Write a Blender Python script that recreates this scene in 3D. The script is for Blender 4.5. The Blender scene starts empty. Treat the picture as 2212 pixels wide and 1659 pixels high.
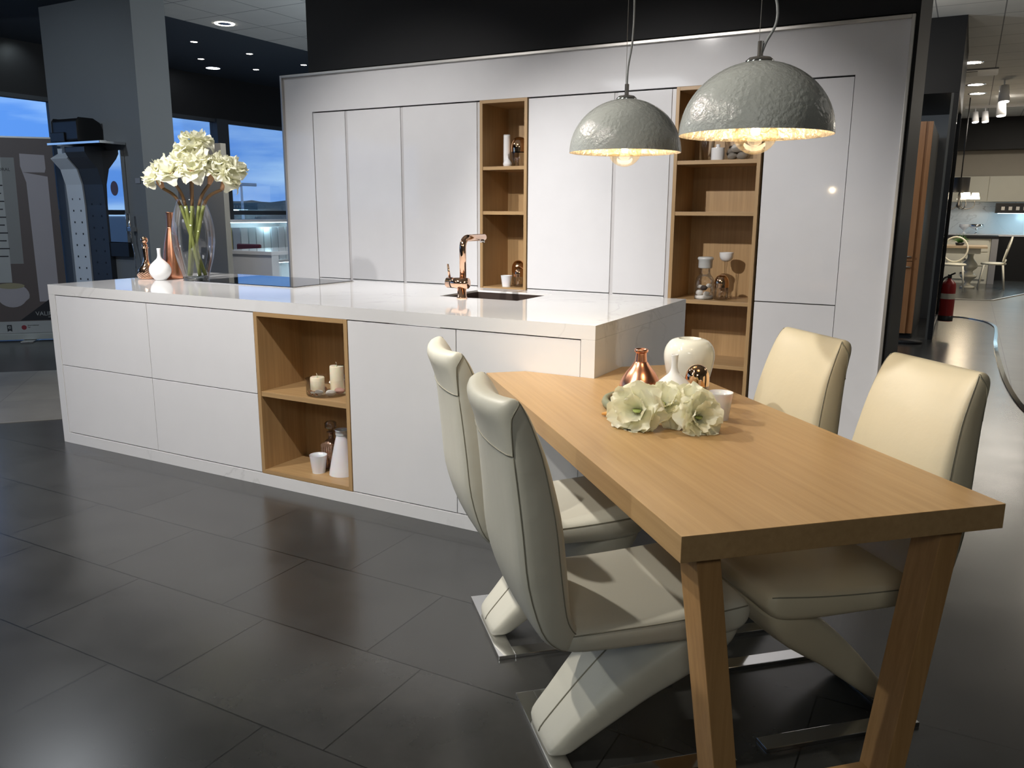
import bpy, bmesh, math, random
from mathutils import Vector, Matrix, noise
random.seed(7)
PI = math.pi
SC = bpy.context.scene
COL = SC.collection

# ------------------------------------------------------------------ camera
cam_d = bpy.data.cameras.new('camera'); cam = bpy.data.objects.new('camera', cam_d); COL.objects.link(cam)
cam.location = (4.53273, -2.81664, 1.33381)
cam.rotation_euler = (1.364156, -0.0054995, 0.50092)
cam_d.sensor_width = 36; cam_d.lens = 1770.4 / 2212 * 36
cam_d.clip_start = 0.05; cam_d.clip_end = 400
SC.camera = cam
SC.view_settings.view_transform = 'Standard'; SC.view_settings.look = 'None'
SC.view_settings.gamma = 1; SC.view_settings.use_curve_mapping = False
SC.view_settings.exposure = 0.22

# ------------------------------------------------------------------ world: dusk sky
W = bpy.data.worlds.new('dusk_sky'); SC.world = W; W.use_nodes = True
nt = W.node_tree; nt.nodes.clear()
wo = nt.nodes.new('ShaderNodeOutputWorld'); bg = nt.nodes.new('ShaderNodeBackground'); bg.inputs[1].default_value = 1.05
tc = nt.nodes.new('ShaderNodeTexCoord'); mp = nt.nodes.new('ShaderNodeMapping'); mp.inputs['Scale'].default_value = (1.6, 1.6, 9)
ns = nt.nodes.new('ShaderNodeTexNoise'); ns.inputs['Scale'].default_value = 2.2; ns.inputs['Detail'].default_value = 6
rp = nt.nodes.new('ShaderNodeValToRGB')
rp.color_ramp.elements[0].position = .42; rp.color_ramp.elements[0].color = (.11, .31, .82, 1)
rp.color_ramp.elements[1].position = .60; rp.color_ramp.elements[1].color = (.40, .66, 1.0, 1)
nt.links.new(tc.outputs['Generated'], mp.inputs['Vector']); nt.links.new(mp.outputs[0], ns.inputs['Vector'])
nt.links.new(ns.outputs[0], rp.inputs[0]); nt.links.new(rp.outputs[0], bg.inputs[0]); nt.links.new(bg.outputs[0], wo.inputs[0])

# ------------------------------------------------------------------ ceiling spots (out of view, no fixtures built; some are added fill)
CEIL = 3.3
def spot(name, loc, target, power, size=60, blend=.6, color=(1, .93, .84), radius=.035):
    l = bpy.data.lights.new(name, 'SPOT'); l.energy = power; l.spot_size = math.radians(size); l.spot_blend = blend
    l.color = color; l.shadow_soft_size = radius
    o = bpy.data.objects.new(name, l); COL.objects.link(o); o.location = loc
    o.rotation_euler = (Vector(target) - Vector(loc)).to_track_quat('-Z', 'Y').to_euler()
    return o
SPOTS = [
    # location, target, power, cone, colour
    ((2.45, -1.95, 3.24), (1.9, 0.0, 0.25), 265, 74, (1, .95, .90)),     # island front, right of centre
    ((0.55, -1.95, 3.24), (0.5, 0.0, 0.30), 200, 74, (1, .96, .92)),     # island front, left
    ((1.95, -1.6, 3.25), (2.85, 2.3, 0.75), 430, 47, (1, .96, .92)),      # tall cabinets right
    ((0.60, -1.4, 3.24), (1.0, 2.3, 0.75), 320, 54, (1, .96, .92)),       # tall cabinets left
    ((1.00, -0.35, 3.24), (3.85, -0.65, 0.72), 255, 42, (1, .94, .85)),  # table from the left
    ((2.35, -2.6, 3.24), (4.35, -0.1, 0.75), 150, 46, (1, .94, .84)),    # fill added for the fronts of the right chairs
    ((1.2, -3.5, 3.24), (3.5, -0.9, 0.8), 95, 44, (.97, 1, .95)),       # fill added for the backs of the left chairs
]
for i, (a, b, p, s, c) in enumerate(SPOTS):
    spot('ceiling_key_fill_spot', a, b, p, s, .7, c)
def point(name, loc, power, color=(1, .93, .84), radius=.08):
    l = bpy.data.lights.new(name, 'POINT'); l.energy = power; l.color = color; l.shadow_soft_size = radius
    o = bpy.data.objects.new(name, l); COL.objects.link(o); o.location = loc; return o
def area(name, loc, sx, sy, power, color=(1, .95, .88)):
    l = bpy.data.lights.new(name, 'AREA'); l.shape = 'RECTANGLE'; l.size = sx; l.size_y = sy; l.energy = power; l.color = color
    o = bpy.data.objects.new(name, l); COL.objects.link(o); o.location = loc; return o
area('ceiling_fill_area', (0.0, -5.2, 3.26), 1.2, 1.2, 18, (.95, .97, 1))  # soft overhead fill added at ceiling height, without any luminaires
area('ceiling_fill_area', (5.3, -5.6, 3.26), 1.2, 1.2, 52, (.98, 1, .95))
area('ceiling_fill_area', (6.6, 3.0, 3.26), 1.2, 1.2, 8, (1, .93, .84))
area('ceiling_fill_area', (6.4, 9.5, 3.26), 1.2, 1.2, 30, (1, .90, .76))
area('ceiling_fill_area', (5.4, 14.2, 3.26), 1.2, 1.2, 75, (1, .92, .80))
area('ceiling_fill_area', (-1.2, 0.4, 3.26), .8, .8, 14, (.9, .95, 1))
point('unseen_fill_point', (0.9, 4.4, 2.3), 170, (.78, .90, 1), .15)  # unseen fill added behind the partition to lift ceiling and column
point('booth_fill_point', (3.9, 5.5, 2.7), 14, (1, .93, .84), .1)  # unseen fill added to brighten the booth, no lamp stands here
point('unseen_fill_point', (6.9, 7.5, 2.2), 15, (1, .93, .82), .15)  # another added fill, out of view beside the right aisle
spot('ceiling_key_fill_spot', (-2.9, -1.2, 3.24), (-3.4, 2.5, 1.3), 150, 75, .8, (.70, .84, 1), .05)  # bluish fill added for the column and banner, no fixture

# ------------------------------------------------------------------ materials
MC = {}
def mat(name, col, rough=.5, metal=0, bump=None, spec=.5, coat=0, emit=None, emit_s=0, sss=0, trans=0):
    if name in MC: return MC[name]
    m = bpy.data.materials.new(name); m.use_nodes = True; MC[name] = m
    b = m.node_tree.nodes['Principled BSDF']
    b.inputs['Base Color'].default_value = (*col, 1); b.inputs['Roughness'].default_value = rough; b.inputs['Metallic'].default_value = metal
    b.inputs['Specular IOR Level'].default_value = spec; b.inputs['Coat Weight'].default_value = coat
    if emit: b.inputs['Emission Color'].default_value = (*emit, 1); b.inputs['Emission Strength'].default_value = emit_s
    if sss: b.inputs['Subsurface Weight'].default_value = sss; b.inputs['Subsurface Scale'].default_value = .02
    if trans: b.inputs['Transmission Weight'].default_value = trans
    # every material is procedural: a little noise in tone
    n = m.node_tree
    t = n.nodes.new('ShaderNodeTexCoord'); s = n.nodes.new('ShaderNodeTexNoise'); s.inputs['Scale'].default_value = 6; s.inputs['Detail'].default_value = 4
    mx = n.nodes.new('ShaderNodeMix'); mx.data_type = 'RGBA'; mx.blend_type = 'MULTIPLY'; mx.inputs[0].default_value = .06
    mx.inputs[6].default_value = (*col, 1)
    n.links.new(t.outputs['Object'], s.inputs['Vector']); n.links.new(s.outputs[0], mx.inputs[7]); n.links.new(mx.outputs[2], b.inputs['Base Color'])
    if bump:
        sc, st, di = bump
        s2 = n.nodes.new('ShaderNodeTexNoise'); s2.inputs['Scale'].default_value = sc; s2.inputs['Detail'].default_value = 5
        bp = n.nodes.new('ShaderNodeBump'); bp.inputs['Strength'].default_value = st; bp.inputs['Distance'].default_value = di
        n.links.new(t.outputs['Object'], s2.inputs['Vector']); n.links.new(s2.outputs[0], bp.inputs['Height']); n.links.new(bp.outputs[0], b.inputs['Normal'])
    return m
def wood(name, dark, light, axis=0, rough=.42, scale=1.0):
    if name in MC: return MC[name]
    m = bpy.data.materials.new(name); m.use_nodes = True; MC[name] = m; n = m.node_tree; b = n.nodes['Principled BSDF']
    b.inputs['Roughness'].default_value = rough
    t = n.nodes.new('ShaderNodeTexCoord'); mp = n.nodes.new('ShaderNodeMapping')
    s = [42 * scale, 42 * scale, 42 * scale]; s[axis] = 1.3 * scale; mp.inputs['Scale'].default_value = s
    a = n.nodes.new('ShaderNodeTexNoise'); a.inputs['Scale'].default_value = 1.6; a.inputs['Detail'].default_value = 8; a.inputs['Roughness'].default_value = .62
    mp2 = n.nodes.new('ShaderNodeMapping'); s2 = [5 * scale] * 3; s2[axis] = .5 * scale; mp2.inputs['Scale'].default_value = s2
    a2 = n.nodes.new('ShaderNodeTexNoise'); a2.inputs['Scale'].default_value = 1.2; a2.inputs['Detail'].default_value = 3
    r = n.nodes.new('ShaderNodeValToRGB'); r.color_ramp.elements[0].position = .33; r.color_ramp.elements[0].color = (*dark, 1)
    r.color_ramp.elements[1].position = .66; r.color_ramp.elements[1].color = (*light, 1)
    ad = n.nodes.new('ShaderNodeMix'); ad.inputs[0].default_value = .38
    n.links.new(t.outputs['Object'], mp.inputs[0]); n.links.new(mp.outputs[0], a.inputs['Vector'])
    n.links.new(t.outputs['Object'], mp2.inputs[0]); n.links.new(mp2.outputs[0], a2.inputs['Vector'])
    n.links.new(a.outputs[0], ad.inputs[2]); n.links.new(a2.outputs[0], ad.inputs[3]); n.links.new(ad.outputs[0], r.inputs[0])
    n.links.new(r.outputs[0], b.inputs['Base Color'])
    bp = n.nodes.new('ShaderNodeBump'); bp.inputs['Strength'].default_value = .12; bp.inputs['Distance'].default_value = .001
    n.links.new(a.outputs[0], bp.inputs['Height']); n.links.new(bp.outputs[0], b.inputs['Normal'])
    return m
def glass(name, tint=(1, 1, 1), base=.06, edge=.75, rough=0.0):
    if name in MC: return MC[name]
    m = bpy.data.materials.new(name); m.use_nodes = True; MC[name] = m; n = m.node_tree; n.nodes.clear()
    o = n.nodes.new('ShaderNodeOutputMaterial'); tr = n.nodes.new('ShaderNodeBsdfTransparent'); tr.inputs[0].default_value = (*tint, 1)
    g = n.nodes.new('ShaderNodeBsdfGlossy'); g.inputs['Roughness'].default_value = rough
    lw = n.nodes.new('ShaderNodeLayerWeight'); lw.inputs[0].default_value = .35
    mr = n.nodes.new('ShaderNodeMapRange'); mr.inputs[3].default_value = base; mr.inputs[4].default_value = edge
    mx = n.nodes.new('ShaderNodeMixShader')
    n.links.new(lw.outputs['Fresnel'], mr.inputs[0]); n.links.new(mr.outputs[0], mx.inputs[0]); n.links.new(tr.outputs[0], mx.inputs[1])
    n.links.new(g.outputs[0], mx.inputs[2]); n.links.new(mx.outputs[0], o.inputs[0]); return m
def tile(name, c1, c2, grout, w, h, off, loc, rough, mortar=.0016, mottled=.5, bumps=.15, rot=0):
    m = bpy.data.materials.new(name); m.use_nodes = True; MC[name] = m; n = m.node_tree; b = n.nodes['Principled BSDF']
    t = n.nodes.new('ShaderNodeTexCoord'); mp = n.nodes.new('ShaderNodeMapping'); mp.inputs['Location'].default_value = loc; mp.inputs['Rotation'].default_value = (0, 0, rot)
    br = n.nodes.new('ShaderNodeTexBrick'); br.inputs['Scale'].default_value = 1; br.inputs['Brick Width'].default_value = w
    br.inputs['Row Height'].default_value = h; br.inputs['Mortar Size'].default_value = mortar; br.inputs['Mortar Smooth'].default_value = .1
    br.offset = off; br.offset_frequency = 2; br.inputs['Bias'].default_value = -.2
    br.inputs['Color1'].default_value = (*c1, 1); br.inputs['Color2'].default_value = (*c2, 1); br.inputs['Mortar'].default_value = (*grout, 1)
    n1 = n.nodes.new('ShaderNodeTexNoise'); n1.inputs['Scale'].default_value = 4.5; n1.inputs['Detail'].default_value = 5; n1.inputs['Roughness'].default_value = .55
    r = n.nodes.new('ShaderNodeValToRGB'); r.color_ramp.elements[0].position = .3; r.color_ramp.elements[0].color = (.62, .62, .62, 1)
    r.color_ramp.elements[1].position = .75; r.color_ramp.elements[1].color = (1.25, 1.25, 1.25, 1)
    mx = n.nodes.new('ShaderNodeMix'); mx.data_type = 'RGBA'; mx.blend_type = 'MULTIPLY'; mx.inputs[0].default_value = mottled
    n2 = n.nodes.new('ShaderNodeTexNoise'); n2.inputs['Scale'].default_value = 60; n2.inputs['Detail'].default_value = 4
    r2 = n.nodes.new('ShaderNodeValToRGB'); r2.color_ramp.elements[0].position = .70; r2.color_ramp.elements[0].color = (0, 0, 0, 1)
    r2.color_ramp.elements[1].position = .78; r2.color_ramp.elements[1].color = (1, 1, 1, 1)
    mx2 = n.nodes.new('ShaderNodeMix'); mx2.data_type = 'RGBA'; mx2.blend_type = 'ADD'
    sc = n.nodes.new('ShaderNodeMath'); sc.operation = 'MULTIPLY'; sc.inputs[1].default_value = .05
    L = n.links.new
    L(t.outputs['Object'], mp.inputs[0]); L(mp.outputs[0], br.inputs['Vector']); L(mp.outputs[0], n1.inputs['Vector']); L(mp.outputs[0], n2.inputs['Vector'])
    L(n1.outputs[0], r.inputs[0]); L(br.outputs[0], mx.inputs[6]); L(r.outputs[0], mx.inputs[7])
    L(n2.outputs[0], r2.inputs[0]); L(r2.outputs[0], sc.inputs[0]); L(sc.outputs[0], mx2.inputs[0]); L(mx.outputs[2], mx2.inputs[6]); mx2.inputs[7].default_value = (.5, .5, .5, 1)
    L(mx2.outputs[2], b.inputs['Base Color'])
    mr = n.nodes.new('ShaderNodeMapRange'); mr.inputs[3].default_value = rough - .03; mr.inputs[4].default_value = rough + .05
    L(n1.outputs[0], mr.inputs[0]); L(mr.outputs[0], b.inputs['Roughness'])
    bp = n.nodes.new('ShaderNodeBump'); bp.inputs['Strength'].default_value = bumps; bp.inputs['Distance'].default_value = .002
    L(n1.outputs[0], bp.inputs['Height']); L(bp.outputs[0], b.inputs['Normal'])
    return m
def marble(name, base, vein, rough=.12, amt=1):
    m = bpy.data.materials.new(name); m.use_nodes = True; MC[name] = m; n = m.node_tree; b = n.nodes['Principled BSDF']; b.inputs['Roughness'].default_value = rough
    t = n.nodes.new('ShaderNodeTexCoord'); a = n.nodes.new('ShaderNodeTexNoise'); a.inputs['Scale'].default_value = 1.7; a.inputs['Detail'].default_value = 7; a.inputs['Distortion'].default_value = 1.1
    r = n.nodes.new('ShaderNodeValToRGB'); e = r.color_ramp.elements
    e[0].position = .485; e[0].color = (*base, 1); e[1].position = .515; e[1].color = (*base, 1); k = r.color_ramp.elements.new(.5); k.color = (*vein, 1)
    m2 = n.nodes.new('ShaderNodeTexNoise'); m2.inputs['Scale'].default_value = 1.1
    mm = n.nodes.new('ShaderNodeMapRange'); mm.inputs[1].default_value = .45; mm.inputs[2].default_value = .68; mm.inputs[4].default_value = amt
    mx = n.nodes.new('ShaderNodeMix'); mx.data_type = 'RGBA'; mx.inputs[6].default_value = (*base, 1)
    L = n.links.new; L(t.outputs['Object'], a.inputs['Vector']); L(t.outputs['Object'], m2.inputs['Vector']); L(a.outputs[0], r.inputs[0]); L(m2.outputs[0], mm.inputs[0])
    L(mm.outputs[0], mx.inputs[0]); L(r.outputs[0], mx.inputs[7]); L(mx.outputs[2], b.inputs['Base Color']); return m
def leather(name, col, crease=.25):
    m = mat(name, col, .46, bump=(9, crease, .01)); return m

M_white = mat('white_lacquer', (.80, .80, .82), .06)
M_whitem = mat('white_satin_front', (.80, .80, .81), .38)
M_marble = marble('white_veined_quartz', (.76, .76, .76), (.56, .56, .56), .045, .65)
M_oak = wood('oak_lengthwise', (.40, .215, .070), (.56, .325, .125), 0)
M_oakz = wood('oak_upright', (.36, .222, .098), (.50, .325, .155), 2)
M_oaky = wood('oak_across', (.36, .222, .098), (.50, .325, .155), 0)
M_legw = wood('oak_leg', (.34, .18, .065), (.50, .285, .115), 2, .5)
M_dark = mat('anthracite_paint', (.013, .0135, .015), .6, spec=.3)
M_darker = mat('black_paint', (.010, .010, .011), .5, spec=.3)
M_navy = mat('blue_black_paint', (.030, .036, .045), .5)
M_soff = mat('dark_blue_soffit', (.035, .045, .060), .7)
M_grey = mat('grey_column_paint', (.16, .165, .165), .6)
M_greyd = mat('dark_grey_panel', (.075, .073, .066), .5)
M_beige = mat('beige_partition', (.30, .285, .25), .6)
M_gap = mat('shadow_gap_grey', (.26, .255, .26), .4)
M_grip = mat('grip_profile_grey', (.62, .61, .62), .35)
M_black = mat('black_plastic', (.010, .010, .011), .35)
M_blackg = mat('black_glass', (.004, .004, .005), .03, spec=.8)
M_steel = mat('brushed_steel', (.62, .60, .57), .36, .85)
M_chrome = mat('polished_chrome', (.80, .80, .80), .06, 1)
M_copper = mat('satin_copper', (.78, .36, .22), .26, 1)
M_rose = mat('polished_rose_gold', (.93, .60, .42), .07, 1)
M_gold = mat('mirror_gold_cap', (.86, .56, .34), .04, 1)
M_ceramic = mat('white_glazed_ceramic', (.84, .84, .85), .08)
M_opal = mat('opal_white_glass', (.80, .80, .84), .22, sss=.2)
M_creamc = mat('cream_glazed_ceramic', (.80, .81, .74), .07)
M_candle = mat('cream_wax', (.82, .76, .58), .5, sss=.3)
M_wick = mat('wick', (.55, .50, .38), .8)
M_stone = mat('white_pebble', (.72, .70, .66), .55, bump=(14, .2, .01))
M_stoned = mat('dark_bark_piece', (.05, .035, .028), .7, bump=(30, .5, .01))
M_sand = mat('white_sand', (.80, .78, .74), .9)
M_leath = leather('ivory_leather', (.60, .58, .49))
M_leathr = leather('cream_leather', (.66, .59, .43))
M_seam = mat('stitched_seam', (.25, .235, .18), .6)
M_petal = mat('cream_petal', (.93, .92, .78), .5)
_n = M_petal.node_tree; _b = _n.nodes['Principled BSDF']; _t = _n.nodes.new('ShaderNodeBsdfTranslucent'); _t.inputs[0].default_value = (.9, .9, .66, 1)
_m = _n.nodes.new('ShaderNodeMixShader'); _m.inputs[0].default_value = .35; _n.links.new(_b.outputs[0], _m.inputs[1]); _n.links.new(_t.outputs[0], _m.inputs[2]); _n.links.new(_m.outputs[0], _n.nodes['Material Output'].inputs[0])
M_petalc = mat('green_flower_throat', (.46, .56, .18), .6)
M_stem = mat('green_stem', (.19, .22, .055), .5)
M_stemr = mat('red_green_stem', (.20, .11, .045), .5)
M_bract = mat('salmon_bract', (.55, .30, .17), .6)
M_tray = mat('moss_green_tray', (.22, .235, .15), .45)
M_glass = glass('clear_glass'); M_glassp = glass('window_glass', (.97, .98, 1), .04, .3); M_glassb = glass('smoked_glass', (.90, .86, .80), .10, .75)
M_bulb = glass('warm_bulb_glass', (1, .95, .84), .02, .35)
M_fil = mat('glowing_filament', (1, .8, .5), .5, emit=(1, .82, .58), emit_s=11)
M_shade = mat('hammered_grey_lacquer', (.43, .445, .42), .10, bump=(90, .55, .006))
M_leaf = mat('silver_leaf_lining', (.42, .36, .28), .35, .5, bump=(60, .9, .01))
M_cable = mat('grey_textile_cable', (.30, .31, .31), .7)
M_ledw = mat('downlight_lens', (1, 1, 1), .5, emit=(1, .93, .82), emit_s=14)
M_ledc = mat('cool_downlight_lens', (1, 1, 1), .5, emit=(.86, .92, 1), emit_s=14)
M_ledb = mat('cool_led_strip', (1, 1, 1), .5, emit=(.62, .88, 1), emit_s=7)
M_tree = mat('distant_tree_green', (.045, .06, .05), .9, bump=(1, 1, .5))
M_asph = mat('asphalt', (.06, .06, .065), .9)
M_pole = mat('galvanised_pole', (.5, .5, .5), .5)
M_red = mat('red_enamel', (.30, .012, .012), .3)
M_redf = mat('dark_red_upholstery', (.09, .012, .018), .6)
M_cream = mat('cream_cupboard_paint', (.62, .60, .50), .4)
M_woodr = wood('reddish_wood', (.30, .125, .045), (.42, .20, .085), 2)
M_lampw = mat('glowing_lamp_shade', (1, .9, .7), .6, emit=(1, .86, .62), emit_s=4.5)
M_green = mat('leaf_green', (.05, .14, .02), .5)
M_floor = tile('dark_stone_tiles', (.040, .040, .038), (.049, .049, .047), (.006, .006, .006), .631, .431, .326, (10.644, 9.62, 0), .235, .0024, .6, .0)
M_floor.node_tree.nodes['Principled BSDF'].inputs['Specular IOR Level'].default_value = .85
M_pale = tile('pale_stone_tiles', (.22, .205, .175), (.25, .235, .20), (.08, .07, .06), .62, .62, .0, (0, 0, 0), .38, .002, .4)
M_paled = tile('pale_stone_path', (.21, .20, .18), (.24, .23, .20), (.10, .09, .08), .62, .62, .0, (0, 0, 0), .42, .002, .4, rot=.75)
M_ctile = tile('white_ceiling_tiles', (.62, .61, .58), (.64, .63, .60), (.20, .20, .20), .59, .59, .0, (2.45 + .59 * 20, -3.66 + .59 * 20, 0), .85, .006, .1, .0)

# ------------------------------------------------------------------ mesh helpers
class MB:
    def __init__(s): s.v = []; s.f = []; s.sm = []
    def add(s, vs, fs, smooth=False):
        o = len(s.v); s.v += [tuple(v) for v in vs]; s.f += [tuple(i + o for i in f) for f in fs]; s.sm += [smooth] * len(fs); return s
    def box(s, x0, x1, y0, y1, z0, z1):
        return s.add([(x0, y0, z0), (x1, y0, z0), (x1, y1, z0), (x0, y1, z0), (x0, y0, z1), (x1, y0, z1), (x1, y1, z1), (x0, y1, z1)],
                     [(0, 3, 2, 1), (4, 5, 6, 7), (0, 1, 5, 4), (1, 2, 6, 5), (2, 3, 7, 6), (3, 0, 4, 7)])
    def prism(s, pts, z0, z1):
        n = len(pts)
        return s.add([(x, y, z0) for x, y in pts] + [(x, y, z1) for x, y in pts],
                     [tuple(range(n - 1, -1, -1)), tuple(range(n, 2 * n))] + [(i, (i + 1) % n, n + (i + 1) % n, n + i) for i in range(n)])
    def lathe(s, prof, n=40, c=(0, 0, 0), smooth=True):
        vs = []; fs = []
        for r, z in prof:
            for k in range(n): a = 2 * PI * k / n; vs.append((c[0] + r * math.cos(a), c[1] + r * math.sin(a), c[2] + z))
        for i in range(len(prof) - 1):
            for k in range(n): fs.append((i * n + k, i * n + (k + 1) % n, (i + 1) * n + (k + 1) % n, (i + 1) * n + k))
        return s.add(vs, fs, smooth)
    def tube(s, pts, r, n=10, smooth=True, cap=True):
        P = [Vector(p) for p in pts]; rs = r if isinstance(r, (list, tuple)) else [r] * len(P)
        vs = []; fs = []; up = Vector((0, 0, 1)); prev = None
        for i, p in enumerate(P):
            t = (P[min(i + 1, len(P) - 1)] - P[max(i - 1, 0)]).normalized()
            if prev is None:
                a = t.cross(up) if abs(t.z) < .95 else t.cross(Vector((1, 0, 0)))
            else: a = prev - t * prev.dot(t)
            a.normalize(); prev = a; b = t.cross(a)
            for k in range(n): q = 2 * PI * k / n; vs.append(p + (a * math.cos(q) + b * math.sin(q)) * rs[i])
        for i in range(len(P) - 1):
            for k in range(n): fs.append((i * n + k, i * n + (k + 1) % n, (i + 1) * n + (k + 1) % n, (i + 1) * n + k))
        if cap: fs.append(tuple(range(n - 1, -1, -1))); fs.append(tuple(range((len(P) - 1) * n, len(P) * n)))
        return s.add(vs, fs, smooth)
    def ball(s, c, r, sx=1, sy=1, sz=1, n=14, m=8, jit=0):
        vs = [(c[0], c[1], c[2] - r * sz)]; fs = []
        for i in range(1, m):
            t = PI * i / m
            for k in range(n):
                a = 2 * PI * k / n; q = 1 + jit * (noise.noise(Vector((c[0] * 9 + math.cos(a) * math.sin(t), c[1] * 9 + math.sin(a) * math.sin(t), math.cos(t) * 1.3))))
                vs.append((c[0] + r * sx * q * math.sin(t) * math.cos(a), c[1] + r * sy * q * math.sin(t) * math.sin(a), c[2] - r * sz * q * math.cos(t)))
        vs.append((c[0], c[1], c[2] + r * sz)); e = len(vs) - 1
        for k in range(n): fs.append((0, 1 + (k + 1) % n, 1 + k))
        for i in range(m - 2):
            for k in range(n): fs.append((1 + i * n + k, 1 + i * n + (k + 1) % n, 1 + (i + 1) * n + (k + 1) % n, 1 + (i + 1) * n + k))
        for k in range(n): fs.append((e, 1 + (m - 2) * n + k, 1 + (m - 2) * n + (k + 1) % n))
        return s.add(vs, fs, True)
    def build(s, name, m, parent=None, bevel=0, loc=None, subsurf=0, autosmooth=False):
        me = bpy.data.meshes.new(name); me.from_pydata(s.v, [], s.f)
        me.polygons.foreach_set('use_smooth', s.sm); me.materials.append(m)
        bm = bmesh.new(); bm.from_mesh(me)
        if bevel: bmesh.ops.bevel(bm, geom=[e for e in bm.edges], offset=bevel, segments=2, affect='EDGES', profile=.6)
        bmesh.ops.recalc_face_normals(bm, faces=bm.faces[:]); bm.to_mesh(me); bm.free()
        o = bpy.data.objects.new(name, me); COL.objects.link(o)
        if parent is not None: o.parent = parent
        if loc is not None: o.location = loc
        if subsurf: md = o.modifiers.new('subsurf', 'SUBSURF'); md.levels = subsurf; md.render_levels = subsurf
        return o
def thing(name, label, cat, loc=(0, 0, 0), rz=0, group=None):
    o = bpy.data.objects.new(name, None); COL.objects.link(o); o.location = loc; o.rotation_euler = (0, 0, rz); o.empty_display_size = .05
    o['label'] = label; o['category'] = cat
    if group: o['group'] = group
    return o
def tag(o, label, cat, group=None, kind=None):
    o['label'] = label; o['category'] = cat
    if group: o['group'] = group
    if kind: o['kind'] = kind
    return o
def struct(name, mb, m, bevel=0, parent=None):
    o = mb.build(name, m, parent, bevel)
    if parent is None: o['kind'] = 'structure'
    return o
def copy_tree(o, parent=None):
    c = o.copy(); COL.objects.link(c)
    if parent is not None: c.parent = parent
    for ch in list(o.children): copy_tree(ch, c)
    return c
def box(name, m, parent, x0, x1, y0, y1, z0, z1, bevel=0): return MB().box(x0, x1, y0, y1, z0, z1).build(name, m, parent, bevel)
def lathe(name, m, parent, prof, n=40, c=(0, 0, 0)): return MB().lathe(prof, n, c).build(name, m, parent)
def smooth_prof(pts, k=6):
    out = []
    P = [pts[0]] + list(pts) + [pts[-1]]
    for i in range(1, len(P) - 2):
        for j in range(k):
            t = j / k; q = []
            for d in range(len(pts[0])):
                a, b, c, e = P[i - 1][d], P[i][d], P[i + 1][d], P[i + 2][d]
                q.append(.5 * (2 * b + (c - a) * t + (2 * a - 5 * b + 4 * c - e) * t * t + (3 * b - a - 3 * c + e) * t ** 3))
            out.append(tuple(q))
    out.append(tuple(pts[-1])); return out
def text(name, body, size, m, parent, matrix, extrude=.0005, align='LEFT'):
    cu = bpy.data.curves.new(name, 'FONT'); cu.body = body; cu.size = size; cu.extrude = extrude; cu.align_x = align
    o = bpy.data.objects.new(name, cu); COL.objects.link(o); bpy.context.view_layer.update()
    me = bpy.data.meshes.new_from_object(o.evaluated_get(bpy.context.evaluated_depsgraph_get()))
    bpy.data.objects.remove(o); me.materials.clear(); me.materials.append(m)
    n = bpy.data.objects.new(name, me); COL.objects.link(n)
    if parent is not None: n.parent = parent
    n.matrix_local = matrix; return n

# ------------------------------------------------------------------ SETTING
XW = -5.6
struct('floor', MB().box(XW, 9, -7, 18.6, -.10, 0), M_floor)
# pale stone path, far left
struct('floor', MB().prism([(-.55, -1.0), (.40, -.10), (-.25, .58), (-3.1, 3.3), (-5.59, 5.7), (-5.59, 3.6), (-2.0, .35)][:0] or
       [(-.743 - .9, .053 - .95), (-.743, .053), (-.30, .56), (-.9, 1.2), (-1.55, 1.85), (-2.1, 1.335), (-2.431, 1.023), (-3.4, .10)], 0.0, .003), M_paled)
# pale floor to the right of the curved chrome edge
curve = [(8.9, .9), (7.2, 1.25), (6.1, 1.85), (5.5, 2.45), (5.2, 3.0), (5.02, 3.7), (4.94, 4.57), (4.91, 5.69), (4.905, 7.07), (4.94, 8.2), (4.93, 8.75), (4.83, 9.2), (4.62, 9.48), (4.342, 9.562), (3.0, 9.60)]
cs = smooth_prof(curve, 5)
struct('floor', MB().prism(cs + [(3.0, 12.1), (4.5, 12.1), (4.97, 12.2), (5.5, 13.8), (6.3, 15.2), (8.9, 16.5)], 0.0, .004), M_pale)
def strip(pts, w, z0, z1):
    L = []; R = []
    for i, p in enumerate(pts):
        a = Vector(pts[max(i - 1, 0)]); b = Vector(pts[min(i + 1, len(pts) - 1)]); t = (b - a).normalized(); nn = Vector((-t.y, t.x))
        L.append(tuple(Vector(p) + nn * w / 2)); R.append(tuple(Vector(p) - nn * w / 2))
    m = MB()
    for i in range(len(pts) - 1): m.prism([L[i], L[i + 1], R[i + 1], R[i]], z0, z1)
    return m
struct('trim_1', strip(cs, .035, .004, .012), M_chrome)
struct('trim_2', strip([(3.0, 12.08), (4.5, 12.08), (4.97, 12.18), (5.5, 13.78), (6.3, 15.2)], .04, .004, .02), M_steel)
# ceilings
struct('ceiling', MB().box(-2.98, 9, -7, 18.6, CEIL, CEIL + .1), M_ctile)
struct('ceiling', MB().box(XW, -2.98, -7, 18.6, CEIL, CEIL + .1), M_soff)
# outer walls
struct('wall_right', MB().box(9, 9.1, -7, 18.6, 0, CEIL), M_beige)
struct('wall_front', MB().box(XW, 9, -7.1, -7, 0, CEIL), M_greyd)
w = MB().box(XW, 9, 18.6, 18.7, 0, 2.0)
w.box(XW, 9, 18.6, 18.7, 2.0, 2.62)
struct('wall_back', w, mat('far_wall_beige', (.42, .38, .31), .6))
struct('trim_3', MB().box(3.2, 9, 17.35, 18.6, 2.66, CEIL), M_darker)           # dark bulkhead over the far kitchen
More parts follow.
